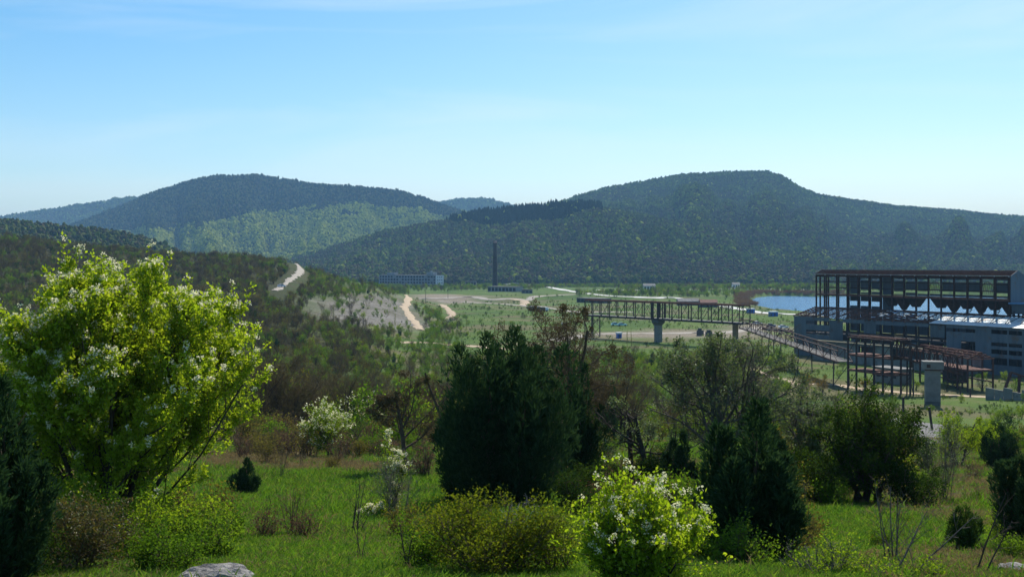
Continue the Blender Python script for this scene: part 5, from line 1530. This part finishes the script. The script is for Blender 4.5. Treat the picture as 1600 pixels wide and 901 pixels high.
def gnarled(seed, h, w, mat, leaf, per, bark, stems=2, wig=.2, n=(7, 7, 6, 5), buds=None):
    rng = np.random.default_rng(seed)
    env = (np.array([0, 0, h * .62]), np.array([w, w * .8, h * .42]))
    lv = grow(rng, up_stems(rng, stems, h * .88, .13, .1, .22, 9, wig * .5, .12),
              [dict(n=n[0], len=(.55, .95), ang=(35, 78), k=7, wig=wig, trop=.05, t0=.3, rr=.55),
               dict(n=n[1], len=(.35, .65), ang=(30, 70), k=6, wig=wig, trop=.06, t0=.15, rr=.55),
               dict(n=n[2], len=(.3, .6), ang=(30, 70), k=5, wig=wig, trop=.05, t0=.1, rr=.55, rmin=.006),
               dict(n=n[3], len=(.3, .6), ang=(30, 70), k=4, wig=wig, trop=.05, t0=.1, rr=.6, rmin=.004)], env)
    parts = [('trunk', branches_mesh('trunk', lv, bark, (8, 6, 4, 3, 3)))]
    if per:
        p, d = along(rng, lv[4][0], per, .1, 1.08)
        clump = fbm(p[:, 0] * 1.1 + 50, p[:, 2] * 1.1 + p[:, 1] * .7, seed, 3)
        p = p[clump > .42] if mat is not None else p
        p = p + rng.normal(0, .05, p.shape)
        v, q = leaf_quads(rng, p, np.full(len(p), leaf), .25, .6)
        parts.append(('crown', mk_mesh('crown', v, q, mats=[mat or M_TWIG_BROWN])))
    return parts

# left foreground
hero('juniper', 'dark blue-green juniper cut by the left edge', 'juniper', juniper(11, 2.15, .62, 7000, .10, lobes=11), -8, 11.2)
hero('rose_bush', 'tangled rose bush with small brownish leaves under the pear tree', 'bush', shrub(12, .78, .95, M_ROSE, .034, 13, 8, 7, 9, wig=.2), 112, 12.6)
hero('rose_bush', 'low dark bramble at the bottom left corner', 'bush', shrub(13, .5, .6, M_DARKLEAF, .034, 9, 7, 7, 9, wig=.2), 20, 11.6)
hero('low_shrub', 'low pale green shrub right of the rose bush', 'bush', shrub(14, .62, .62, M_FRESH, .032, 12, 8, 7, 9), 268, 12.5)
hero('low_shrub', 'sprig of fresh green shrub in front of the pear trunk', 'bush', shrub(15, .6, 1.05, M_SPRING, .042, 8, 7, 6, 6, wig=.2), 222, 14.6)
hero('low_shrub', 'leafy yellow-green shrub at the right foot of the pear tree', 'bush', shrub(17, .65, .95, M_SPRING, .045, 9, 7, 6, 5, wig=.2), 318, 15.6)
hero('low_shrub', 'dense green shrub hiding the pear trunk', 'bush', shrub(18, .85, 1.2, M_SPRING, .045, 11, 8, 6, 7, wig=.18), 140, 15.0)
hero('juniper', 'small dark juniper peeping out behind the pear tree', 'juniper', juniper(16, 1.35, .55, 2200, .12, lobes=6), 382, 40)
# middle of the meadow
hero('blossoming_tree', 'white blossoming round-headed tree at the far edge of the meadow', 'tree', leafy_tree(20, 4.0, M_SPRING, .085, 16, 5, 1.35, M_BARK, blossoms=1, twigs=9), 518, 63)
hero('green_tree', 'slender half-bare tree right of the white blossoming tree', 'tree', leafy_tree(21, 2.9, M_FRESH, .08, 7, 2, 1.1, M_BARK, twigs=8), 560, 64)
hero('brown_tree', 'bare reddish-brown tree with spreading limbs beside the big juniper', 'tree', gnarled(22, 4.6, 1.9, None, .10, 3, M_BARK_BROWN, 1, .13, (9, 8, 6, 4)), 643, 51)
hero('twiggy_bush', 'grey twiggy bush with a white blossoming top in the meadow', 'bush', shrub(23, .95, 1.75, M_PALELEAF, .05, 11, 9, 8, 1, M_BARK_GREY, wig=.1, trop=.1), 617, 27)
hero('pear_sapling', 'small pear in white blossom behind the grey twiggy bush', 'tree', pear(24, (0, 0, 1.6), (.62, .5, .6), 6, 5, 5, 4, .055, 3, 3, 130, .045, .04, (.12, .3), .02, .6), 598, 27.8)
hero('bare_sapling', 'thin bare sapling with four stems in the green grass', 'sapling', shrub(25, .5, 1.25, None, .03, 5, 4, 3, 0, M_BARK, wig=.08, trop=.12, twig_r=.014), 552, 22.5)
hero('bare_sapling', 'thin bare sapling with budding tips nearer the pear tree', 'sapling', shrub(26, .55, 1.15, M_OLIVE, .03, 7, 5, 4, 1, M_BARK_BROWN, wig=.08, trop=.12), 468, 21)
hero('bare_sapling', 'wispy leafless sapling between pear tree and white blossoming tree', 'sapling', shrub(27, .7, 1.6, None, .03, 6, 6, 5, 0, M_BARK_BROWN, wig=.08, trop=.12), 440, 48)
hero('bare_sapling', 'single dry stalk bending over the bright grass', 'sapling', shrub(28, .3, .7, None, .03, 3, 3, 2, 0, M_BARK, wig=.1, twig_r=.008), 560, 14.6)
hero('bare_sapling', 'tall leafy stalk at the left end of the yellow-green shrub', 'sapling', shrub(29, .12, .95, M_FRESH, .036, 2, 8, 3, 3, M_BARK, wig=.06), 636, 12.9)
hero('olive_bush', 'budding brown bush below the small dark juniper', 'bush', shrub(30, 1.2, 1.6, M_OLIVE, .07, 10, 8, 7, 3), 420, 56)
# big juniper and what grows round it
hero('juniper', 'very large dark juniper in the middle of the picture', 'juniper', juniper(40, 5.0, 2.15, 21000, .17, lobes=34, peak=.12, ragged=.5), 795, 30.5)
hero('juniper', 'lower dark juniper growing against the left of the large one', 'juniper', juniper(41, 3.6, .85, 5000, .14, lobes=9), 718, 33)
hero('bare_oak', 'gnarled bare oak spreading above the large juniper', 'tree', gnarled(42, 7.0, 3.0, None, .07, 2, M_BARK_BROWN, 3, .22, (9, 7, 6, 5)), 866, 41)
hero('bare_oak', 'crooked bare oak limb top left above the large juniper', 'tree', gnarled(143, 6.6, 1.6, None, .07, 1, M_BARK_BROWN, 2, .26, (10, 7, 5, 4)), 752, 43)
hero('juniper', 'ivy-dark juniper right behind the large one', 'juniper', juniper(44, 4.6, .95, 6500, .15, lobes=10), 908, 39)
hero('juniper', 'slim pointed juniper behind the flowering gnarled tree', 'juniper', juniper(45, 4.6, .8, 3000, .18, lobes=5), 953, 74)
hero('dark_tree', 'dull green tree with thin foliage right of the bare oak', 'tree', leafy_tree(46, 4.2, M_DARKLEAF, .09, 8, 3, .9, twigs=8), 918, 44)
hero('yellow_shrub', 'broad yellow-green shrub at the bottom centre', 'bush', shrub(50, 1.12, .92, M_YELLOW, .036, 22, 9, 8, 7, wig=.16, flat=.7), 770, 12.3)
hero('yellow_shrub', 'leafy yellow-green shrub in front of the large juniper', 'bush', shrub(51, .7, .78, M_FRESH, .038, 12, 8, 7, 7, wig=.16), 715, 15.5)
hero('yellow_shrub', 'small yellow-green shrub between broad shrub and pear bush', 'bush', shrub(52, .42, .85, M_SPRING, .036, 8, 7, 5, 6, wig=.14), 868, 12.6)
hero('dead_bush', 'pale grey dead twigs poking up before the large juniper', 'bush', shrub(53, .45, .98, None, .03, 7, 5, 4, 0, surf_mat('bleached_twigs', [(0.3, (0.22, 0.20, 0.18)), (0.7, (0.36, 0.33, 0.30))], 8, .95), wig=.16, twig_r=.009), 800, 14)
hero('dead_bush', 'low dry brown bush at the foot of the ivy-dark juniper', 'bush', shrub(54, .9, .8, M_REED, .05, 12, 8, 6, 2), 930, 30)
# right of the middle
hero('gnarled_pear', 'wide gnarled old pear tree with sparse pale leaves', 'tree', gnarled(60, 5.0, 3.5, M_PALELEAF, .075, 3, M_BARK_GREY, 3, .19, (10, 8, 6, 5)), 1122, 35.5)
hero('gnarled_pear', 'small crooked tree left of the wide gnarled pear', 'tree', gnarled(61, 3.3, 1.6, M_PALELEAF, .07, 4, M_BARK, 2, .19, (6, 6, 5, 4)), 1000, 36)
hero('juniper', 'black-green juniper towering right of the pear bush', 'juniper', juniper(62, 2.15, .76, 9500, .11, lobes=17, peak=.2, ragged=.5), 1174, 14.6)
hero('juniper', 'upright juniper under the crown of the gnarled pear', 'juniper', juniper(63, 2.1, .55, 3200, .12, lobes=6), 1062, 32)
hero('juniper', 'tall dark juniper behind the black-green one', 'juniper', juniper(64, 3.0, .8, 5500, .13, lobes=8), 1190, 30)
hero('dense_tree', 'dense dark green rounded tree above the asphalt road', 'tree', leafy_tree(165, 3.7, M_DARKLEAF, .075, 22, 9, 1.2, twigs=11), 1352, 31.5)
hero('pale_tree', 'thin grey-green tree left of the dense dark tree', 'tree', gnarled(66, 3.4, 1.3, M_PALELEAF, .07, 5, M_BARK_GREY, 3, .15, (7, 6, 5, 4)), 1262, 36)
hero('olive_tree', 'olive leafed tree between gnarled pear and dense dark tree', 'tree', leafy_tree(67, 3.2, M_OLIVE, .075, 9, 4, 1.2, M_BARK, twigs=9), 1232, 38)
hero('green_tree', 'light green tree behind the dense dark tree', 'tree', leafy_tree(68, 3.9, M_FRESH, .085, 10, 4, 1.1, twigs=9), 1300, 46)
hero('green_bush', 'dark low bush at the left foot of the dense tree', 'bush', shrub(69, 1.1, 1.5, M_DARKLEAF, .055, 12, 8, 7, 7), 1272, 31)
hero('green_bush', 'green bush at the right foot of the dense tree', 'bush', shrub(70, .75, .95, M_FRESH, .05, 10, 8, 6, 6), 1425, 32)
hero('bright_bush', 'fresh green bush right behind the dense dark tree', 'bush', leafy_tree(71, 1.7, M_SPRING, .08, 10, 4, 1.2, twigs=8), 1408, 42)
hero('grey_bush', 'tall grey leafless bush before the bright green trees', 'bush', shrub(72, .95, 2.5, M_PALELEAF, .04, 14, 9, 8, 1, M_BARK_GREY, wig=.1, trop=.08), 1475, 33)
hero('bright_tree', 'bright yellow-green tree above the end of the road', 'tree', leafy_tree(73, 3.3, M_SPRING, .09, 12, 4, 1.0, twigs=9), 1497, 56)
hero('bright_tree', 'second bright green tree touching the domed juniper', 'tree', leafy_tree(74, 2.6, M_SPRING, .09, 11, 4, 1.2, twigs=9), 1536, 60)
hero('juniper', 'dome-shaped dark juniper on the right side of the meadow', 'juniper', juniper(75, 2.05, 1.0, 6000, .12, lobes=14, base=.0), 1560, 55)
hero('juniper', 'tiny feathery juniper with a bare stem low on the right', 'juniper', juniper(76, .72, .30, 1100, .085, lobes=9, base=.25, mat=leaf_mat('young_juniper_needles', (0.030, 0.065, 0.020), (0.055, 0.11, 0.032), (0.09, 0.15, 0.05), trans=0.35)), 1506, 17.5)
hero('juniper', 'dark juniper cut by the right edge', 'juniper', juniper(77, 1.75, .52, 5200, .10, lobes=10), 1606, 17.5)
hero('bright_bush', 'small yellow-green sprig beside the right edge juniper', 'bush', shrub(78, .22, .62, M_SPRING, .035, 6, 6, 4, 6), 1566, 18.2)
hero('dead_branch', 'long dead sapling leaning right over the grass', 'sapling', shrub(79, .25, 1.25, None, .03, 2, 9, 6, 0, M_BARK_GREY, wig=.08, twig_r=.012), 1408, 12.2)
bpy.context.view_layer.update()
lean_ = [o for o in C.objects if o.name.startswith('dead_branch')][-1]; lean_.rotation_euler = (0, math.radians(33), .2)
o_ = hero('dead_branch', 'dead sapling leaning right by the lower right corner', 'sapling', shrub(80, .2, 1.1, None, .03, 2, 8, 5, 0, M_BARK, wig=.08, twig_r=.012), 1538, 12.4)
o_.rotation_euler = (0, math.radians(24), .4)
hero('dead_branch', 'upright dead twigs beside the leaning sapling', 'sapling', shrub(81, .35, 1.15, M_OLIVE, .03, 5, 6, 4, 1, M_BARK_GREY, wig=.1), 1395, 14.5)
hero('bramble', 'loose green bramble at the bottom right', 'bush', shrub(82, .75, .5, M_SPRING, .03, 13, 7, 5, 3, M_BARK_GREY, wig=.24, trop=-.03), 1325, 12.0)
hero('bramble', 'bare grey bramble stems right of the black-green juniper', 'bush', shrub(83, .6, .5, M_FRESH, .03, 10, 6, 5, 1, M_BARK_GREY, wig=.26, trop=-.04), 1268, 12.4)
hero('bramble', 'sparse bramble with yellow leaves at the bottom edge', 'bush', shrub(84, .4, .3, M_SPRING, .03, 8, 6, 4, 3, M_BARK_GREY, wig=.24), 1440, 11.9)

# rocks
def rock(px, Yd, w, h, d, seed, label):
    import bmesh
    rng = np.random.default_rng(seed)
    bm = bmesh.new(); bmesh.ops.create_icosphere(bm, subdivisions=4, radius=1)
    co = np.array([v.co[:] for v in bm.verts])
    n = fbm(co[:, 0] * 1.6 + seed, co[:, 1] * 1.6 + co[:, 2] * 1.3, seed, 4); n2 = fbm(co[:, 0] * 5 + co[:, 2] * 4, co[:, 1] * 5 - co[:, 2] * 3, seed + 3, 3)
    k = .72 + .5 * n + .16 * n2
    co = co * k[:, None]; co[:, 2] = np.minimum(co[:, 2], .5 + .55 * n2)
    for v, c in zip(bm.verts, co): v.co = (c[0] * w, c[1] * d, c[2] * h)
    me = bpy.data.meshes.new('rock'); bm.to_mesh(me); bm.free()
    me.materials.append(M_ROCK)
    return tag(link('rock', me, None, at(px, Yd, -h * .12)), label, 'rock')
M_ROCK = surf_mat('lichened_limestone', [(0.3, (0.075, 0.072, 0.068)), (0.5, (0.22, 0.21, 0.20)), (0.7, (0.42, 0.40, 0.37))], 5, .95, .7, 18)
rock(338, 11.5, .40, .20, .3, 3, 'grey lichened limestone rock at the bottom edge')
rock(1590, 12.6, .22, .1, .2, 9, 'flat pale stone in the lower right corner')

# grass
rng = np.random.default_rng(31)
tufts = []
for v in range(6):
    n = 18
    pp = np.c_[rng.normal(0, .07, (n, 2)), np.full(n, -.01)]
    a = unit(np.c_[rng.normal(0, .42, (n, 2)), np.ones(n)]); L = rng.uniform(.06, .13, n)[:, None]
    side = unit(np.cross(a, unit(rng.normal(size=(n, 3))))) * .0055
    bend = np.c_[rng.normal(0, .03, (n, 2)), np.full(n, -.012)]
    m0 = pp + a * L * .55; m1 = pp + a * L + bend
    VV = np.stack([pp - side, pp + side, m0 + side * .8, m0 - side * .8, m1], 1).reshape(-1, 3)
    b_ = np.arange(n) * 5
    tufts.append(mk_mesh('grass_tuft', VV, np.c_[b_, b_ + 1, b_ + 2, b_ + 3], np.c_[b_ + 3, b_ + 2, b_ + 4], [M_GRASS if v < 4 else M_DRYGRASS]))
NG = 110000
row = rng.uniform(688, 935, NG) ; px = rng.uniform(-60, 1660, NG)
tanr = (row - HZ) / F
yy = np.linspace(6, 115, 900); tt = (EYE - ground(yy * 0, yy)) / yy
d = np.interp(tanr, tt[::-1], yy[::-1]) * rng.uniform(.93, 1.07, NG)
far_ = rng.random(NG) < .22; d = np.where(far_, np.sqrt(rng.uniform(40 ** 2, 112 ** 2, NG)), d)
X = (px - 800) / F * d; Y = d; Z = ground(X, Y)
_, _, dr_, _ = zone_masks(X, Y)
isdry = rng.random(NG) < dr_ * .85 + .14
keep = ~(isdry & (rng.random(NG) < .35))
sc = np.clip(d / 20, .7, 2.0) * rng.uniform(.7, 1.35, NG) * (.7 + .7 * fbm(X / 2.2, Y / 2.2, 41, 3))
sc = sc * np.where(rng.random(NG) < .035, 1.7, 1.0)
idx = np.where(isdry, 4 + rng.integers(0, 2, NG), rng.integers(0, 4, NG))
make_stuff('grass', np.c_[X, Y, Z][keep], rng.uniform(0, 6.28, NG)[keep], sc[keep], idx[keep], tufts, 'short spring grass covering the meadow slope', 'grass')

# ------------------------------------------------------------------ scrub scattered over the near slope
rng = np.random.default_rng(404)
WEED = {
    'dry_bush': ([shrub(801 + i, .55, .75, M_REED, .045, 10, 7, 6, 1, M_BARK_BROWN) for i in range(2)], 'dry brown twiggy bush', 'bush'),
    'green_shrub': ([shrub(811 + i, .55, .7, M_FRESH, .05, 10, 7, 5, 5) for i in range(3)], 'low fresh green shrub', 'bush'),
    'olive_shrub': ([shrub(821 + i, .6, .85, M_OLIVE, .05, 10, 7, 6, 3) for i in range(2)], 'low olive brown shrub', 'bush'),
    'dark_shrub': ([shrub(831 + i, .6, .9, M_DARKLEAF, .05, 11, 8, 6, 6) for i in range(2)], 'low dark green shrub', 'bush'),
    'bare_stalks': ([shrub(841 + i, .35, .9, None, .03, 5, 5, 4, 0, M_BARK_BROWN, wig=.09, trop=.1, twig_r=.009) for i in range(3)], 'thin leafless stalks', 'sapling'),
    'weed_clump': ([shrub(851 + i, .22, .26, M_FRESH, .045, 12, 4, 3, 4, M_BARK) for i in range(2)], 'small leafy weed clump', 'weed'),
}
SPOTS = [  # region name, px range, depth range, count, kinds with weights, size range
    ('beneath the gnarled pear', (900, 1260), (26, 50), 64, {'dry_bush': 4, 'olive_shrub': 4, 'dark_shrub': 3, 'green_shrub': 2, 'bare_stalks': 2}, (.9, 1.7)),
    ('behind the large juniper', (650, 960), (44, 78), 40, {'dry_bush': 3, 'olive_shrub': 3, 'dark_shrub': 2, 'green_shrub': 2, 'bare_stalks': 3}, (1.2, 2.4)),
    ('round the dense dark tree', (1220, 1450), (30, 62), 56, {'olive_shrub': 3, 'dark_shrub': 4, 'green_shrub': 4, 'dry_bush': 2}, (1.0, 2.0)),
    ('at the far meadow edge', (360, 660), (60, 82), 72, {'dry_bush': 5, 'olive_shrub': 3, 'green_shrub': 2, 'bare_stalks': 4}, (1.2, 2.6)),
    ('in the open meadow', (340, 640), (16, 60), 34, {'bare_stalks': 5, 'dry_bush': 3, 'weed_clump': 7, 'olive_shrub': 1}, (.5, 1.0)),
    ('on the right-hand meadow', (1240, 1640), (13, 75), 60, {'bare_stalks': 5, 'dry_bush': 3, 'weed_clump': 8, 'green_shrub': 4}, (.5, 1.05)),
    ('along the bottom edge', (620, 1260), (12.6, 22), 44, {'green_shrub': 4, 'olive_shrub': 3, 'bare_stalks': 3, 'weed_clump': 4}, (.5, .95)),
    ('under the pear tree', (-30, 350), (13.5, 24), 26, {'green_shrub': 5, 'olive_shrub': 4, 'weed_clump': 3, 'dark_shrub': 2}, (.7, 1.2)),
    ('between road bend and meadow', (1488, 1640), (60, 92), 30, {'green_shrub': 5, 'olive_shrub': 2, 'dark_shrub': 2}, (1.2, 2.4)),
]
for where, (p0, p1), (y0, y1), cnt, kinds, (s0, s1) in SPOTS:
    ks = list(kinds); w = np.array([kinds[k] for k in ks], float); w /= w.sum()
    for _ in range(cnt):
        k = ks[rng.choice(len(ks), p=w)]
        protos, words_, cat = WEED[k]
        pxx = rng.uniform(p0, p1); yd = math.sqrt(rng.uniform(y0 ** 2, y1 ** 2))
        sc_ = rng.uniform(s0, s1)
        pr = protos[rng.integers(0, len(protos))]
        X_, Y_, Z_ = at(pxx, yd)
        r = tag(link(k, None, None, (X_, Y_, Z_ - .03), rng.uniform(0, 6.28), sc_), '%s %s' % (words_, where), cat, '%s %s' % (words_, where))
        for pn, me in pr: link(pn, me, r)
# ------------------------------------------------------------------ far woods on the hills (reads as one mass)
def far_blob(seed, mat, tall=1.0, sub=2):
    """small uneven crown, about one unit wide"""
    import bmesh
    rng = np.random.default_rng(seed)
    bm = bmesh.new()
    bmesh.ops.create_icosphere(bm, subdivisions=sub, radius=0.5)
    ph = rng.uniform(0, 6, 6)
    for v in bm.verts:
        x, y, z = v.co
        k = 1 + 0.22 * math.sin(5 * x + ph[0]) * math.sin(6 * y + ph[1]) + 0.2 * math.sin(7 * z + ph[2] + 4 * x) + rng.normal(0, 0.09)
        v.co = Vector((x * k, y * k, (z * k * tall + 0.42 * tall)))
    me = bpy.data.meshes.new('crown_mass')
    bm.to_mesh(me); bm.free(); me.materials.append(mat)
    return me
def far_pine(seed, mat):
    rng = np.random.default_rng(seed)
    Vs, T, n = [], [], 0
    for L in range(3):
        z0 = 0.15 + 0.42 * L; r = 0.52 - 0.13 * L; k = 7
        a = np.arange(k) * 2 * math.pi / k + rng.uniform(0, 1)
        rr = r * rng.uniform(0.7, 1.2, k)
        ring = np.c_[np.cos(a) * rr, np.sin(a) * rr, z0 + rng.uniform(-0.1, 0.1, k)]
        Vs.append(np.r_[ring, [[rng.normal(0, .04), rng.normal(0, .04), z0 + 0.72]]])
        i = np.arange(k); T.append(np.c_[i, (i + 1) % k, np.full(k, k)] + n); n += k + 1
    return mk_mesh('pine_mass', np.concatenate(Vs), tris=np.concatenate(T), mats=[mat])
FM = [leaf_mat('far_dull_crowns', (0.070, 0.092, 0.030), (0.130, 0.150, 0.048), trans=0.25, island=False),
      leaf_mat('far_green_crowns', (0.11, 0.155, 0.028), (0.20, 0.25, 0.045), trans=0.3, island=False),
      leaf_mat('far_brown_crowns', (0.072, 0.066, 0.036), (0.105, 0.092, 0.052), trans=0.2, island=False),
      leaf_mat('far_pine_crowns', (0.014, 0.030, 0.018), (0.026, 0.048, 0.026), trans=0.1, island=False),
      leaf_mat('far_bright_crowns', (0.28, 0.33, 0.045), (0.42, 0.46, 0.075), trans=0.35, island=False)]
far_meshes = []
for mi, m in enumerate(FM):
    for v in range(3):
        far_meshes.append(far_pine(900 + v, m) if mi == 3 and v == 0 else far_blob(950 + mi * 7 + v, m, 0.95 + 0.2 * v))
rng = np.random.default_rng(11)
NC = 760000
u = rng.random(NC); r0, r1 = 880.0, 6600.0
d = r0 * (r1 / r0) ** u                                  # even in log distance: spacing grows with distance
px = rng.uniform(-140, 1740, NC)
X = (px - 800) / F * d; Y = d
Z = ground(X, Y)
sp = np.maximum(6.0, d * 0.00185)
# keep what stands on ground that faces this side (not hidden far behind a crest)
sl = (ground(X * 1.01, Y * 1.01) - Z) / (0.01 * d)
tanv = (Z - EYE) / d
vis = (sl > tanv - 0.05)
onhill = (Z > 3.0) & ((d > 1440) | ((px < 420) & (d > 900)))
keep = vis & onhill
# thin near the foot so trees do not pile up
keep &= rng.random(NC) < np.clip((d * 0.00185 / 6.0) ** 2 * 1.0, 0.16, 1)
X, Y, Z, d, px, sp = X[keep], Y[keep], Z[keep], d[keep], px[keep], sp[keep]
rel = fbm(X / 130, Y / 130, 61, 4); rel2 = fbm(X / 45, Y / 60, 67, 3)
rn = rng.random(len(X))
row = HZ - (Z - EYE) / d * F
up_ = np.clip((430 - row) / 140, 0, 1)
pg = np.clip(.10 + .30 * up_ + 1.6 * (rel2 - .5) + 1.0 * (rel - .5), .03, .8)
pb = np.clip(.52 - .42 * up_ - 1.2 * (rel - .5), .05, .8)
kind = np.where(rn < pg, 1, np.where(rn < pg + pb, 2, 0))
kind = np.where(rng.random(len(X)) < .014, 4, kind)
# fresh green lower slopes of the left-hand mountain, dark pines above
leftm = (d > interp(px, [(380, 2100), (470, 2640)])) & (d < 4200) & (px < 760)
edge = interp(px, [(0, 370), (200, 358), (330, 350), (400, 334), (500, 327), (600, 322), (700, 330), (760, 335)]) + (rel - 0.5) * 42
kind = np.where(leftm & (row > edge), np.where(rn < 0.30 + 1.2 * (rel2 - .5), 1, np.where(rn < 0.94, 4, 0)), kind)
kind = np.where(leftm & (row <= edge), np.where(rn < 0.62, 3, np.where(rn < 0.9, 0, 2)), kind)
pine_top = (d > 1950) & (d < 2560) & (row < interp(px, [(640, 340), (690, 351), (780, 352), (880, 344), (930, 330)]) + (rel2 - 0.5) * 16) & (px > 650) & (px < 940)
kind = np.where(pine_top, np.where(rn < 0.96, 3, 4), kind)
sec = (d < 1500) & (px < 420)
kind = np.where(sec, np.where(rn < 0.05, 3, np.where(rn < 0.6, 0, np.where(rn < 0.9, 2, 1))), kind)
size = sp * rng.uniform(0.85, 1.45, len(X)) * np.where(pine_top, 1.5, np.where(kind == 3, 0.8, 1.0))
size = np.where(sec, rng.uniform(3.6, 6.5, len(X)), size)
idx = np.where(kind == 3, np.where(pine_top | (rng.random(len(X)) < .1), 9, 10 + rng.integers(0, 2, len(X))), kind * 3 + rng.integers(0, 3, len(X)))
print('far woods', len(X))
make_stuff('hill_forest', np.c_[X, Y, Z - size * 0.12], rng.uniform(0, 6.28, len(X)), size, idx, far_meshes,
           'dull green spring woods covering the far hills and mountains', 'forest')

# ------------------------------------------------------------------ air: even thin haze
hz = MB().box(-9300, 9300, -9300, 9300, float(GZ.min()) - 1.2, float(GZ.max()) + 40).build('haze', None)
m_haze, nt, out = new_mat('thin_haze')
pv = nt.nodes.new('ShaderNodeVolumePrincipled')
pv.inputs['Color'].default_value = (0.33, 0.64, 1.0, 1)
pv.inputs['Density'].default_value = 0.000092
pv.inputs['Anisotropy'].default_value = 0.0
nt.links.new(pv.outputs[0], out.inputs['Volume'])
hz.data.materials.clear(); hz.data.materials.append(m_haze)
tag(hz, 'thin blue haze in the air over the valley', 'haze', kind='stuff')
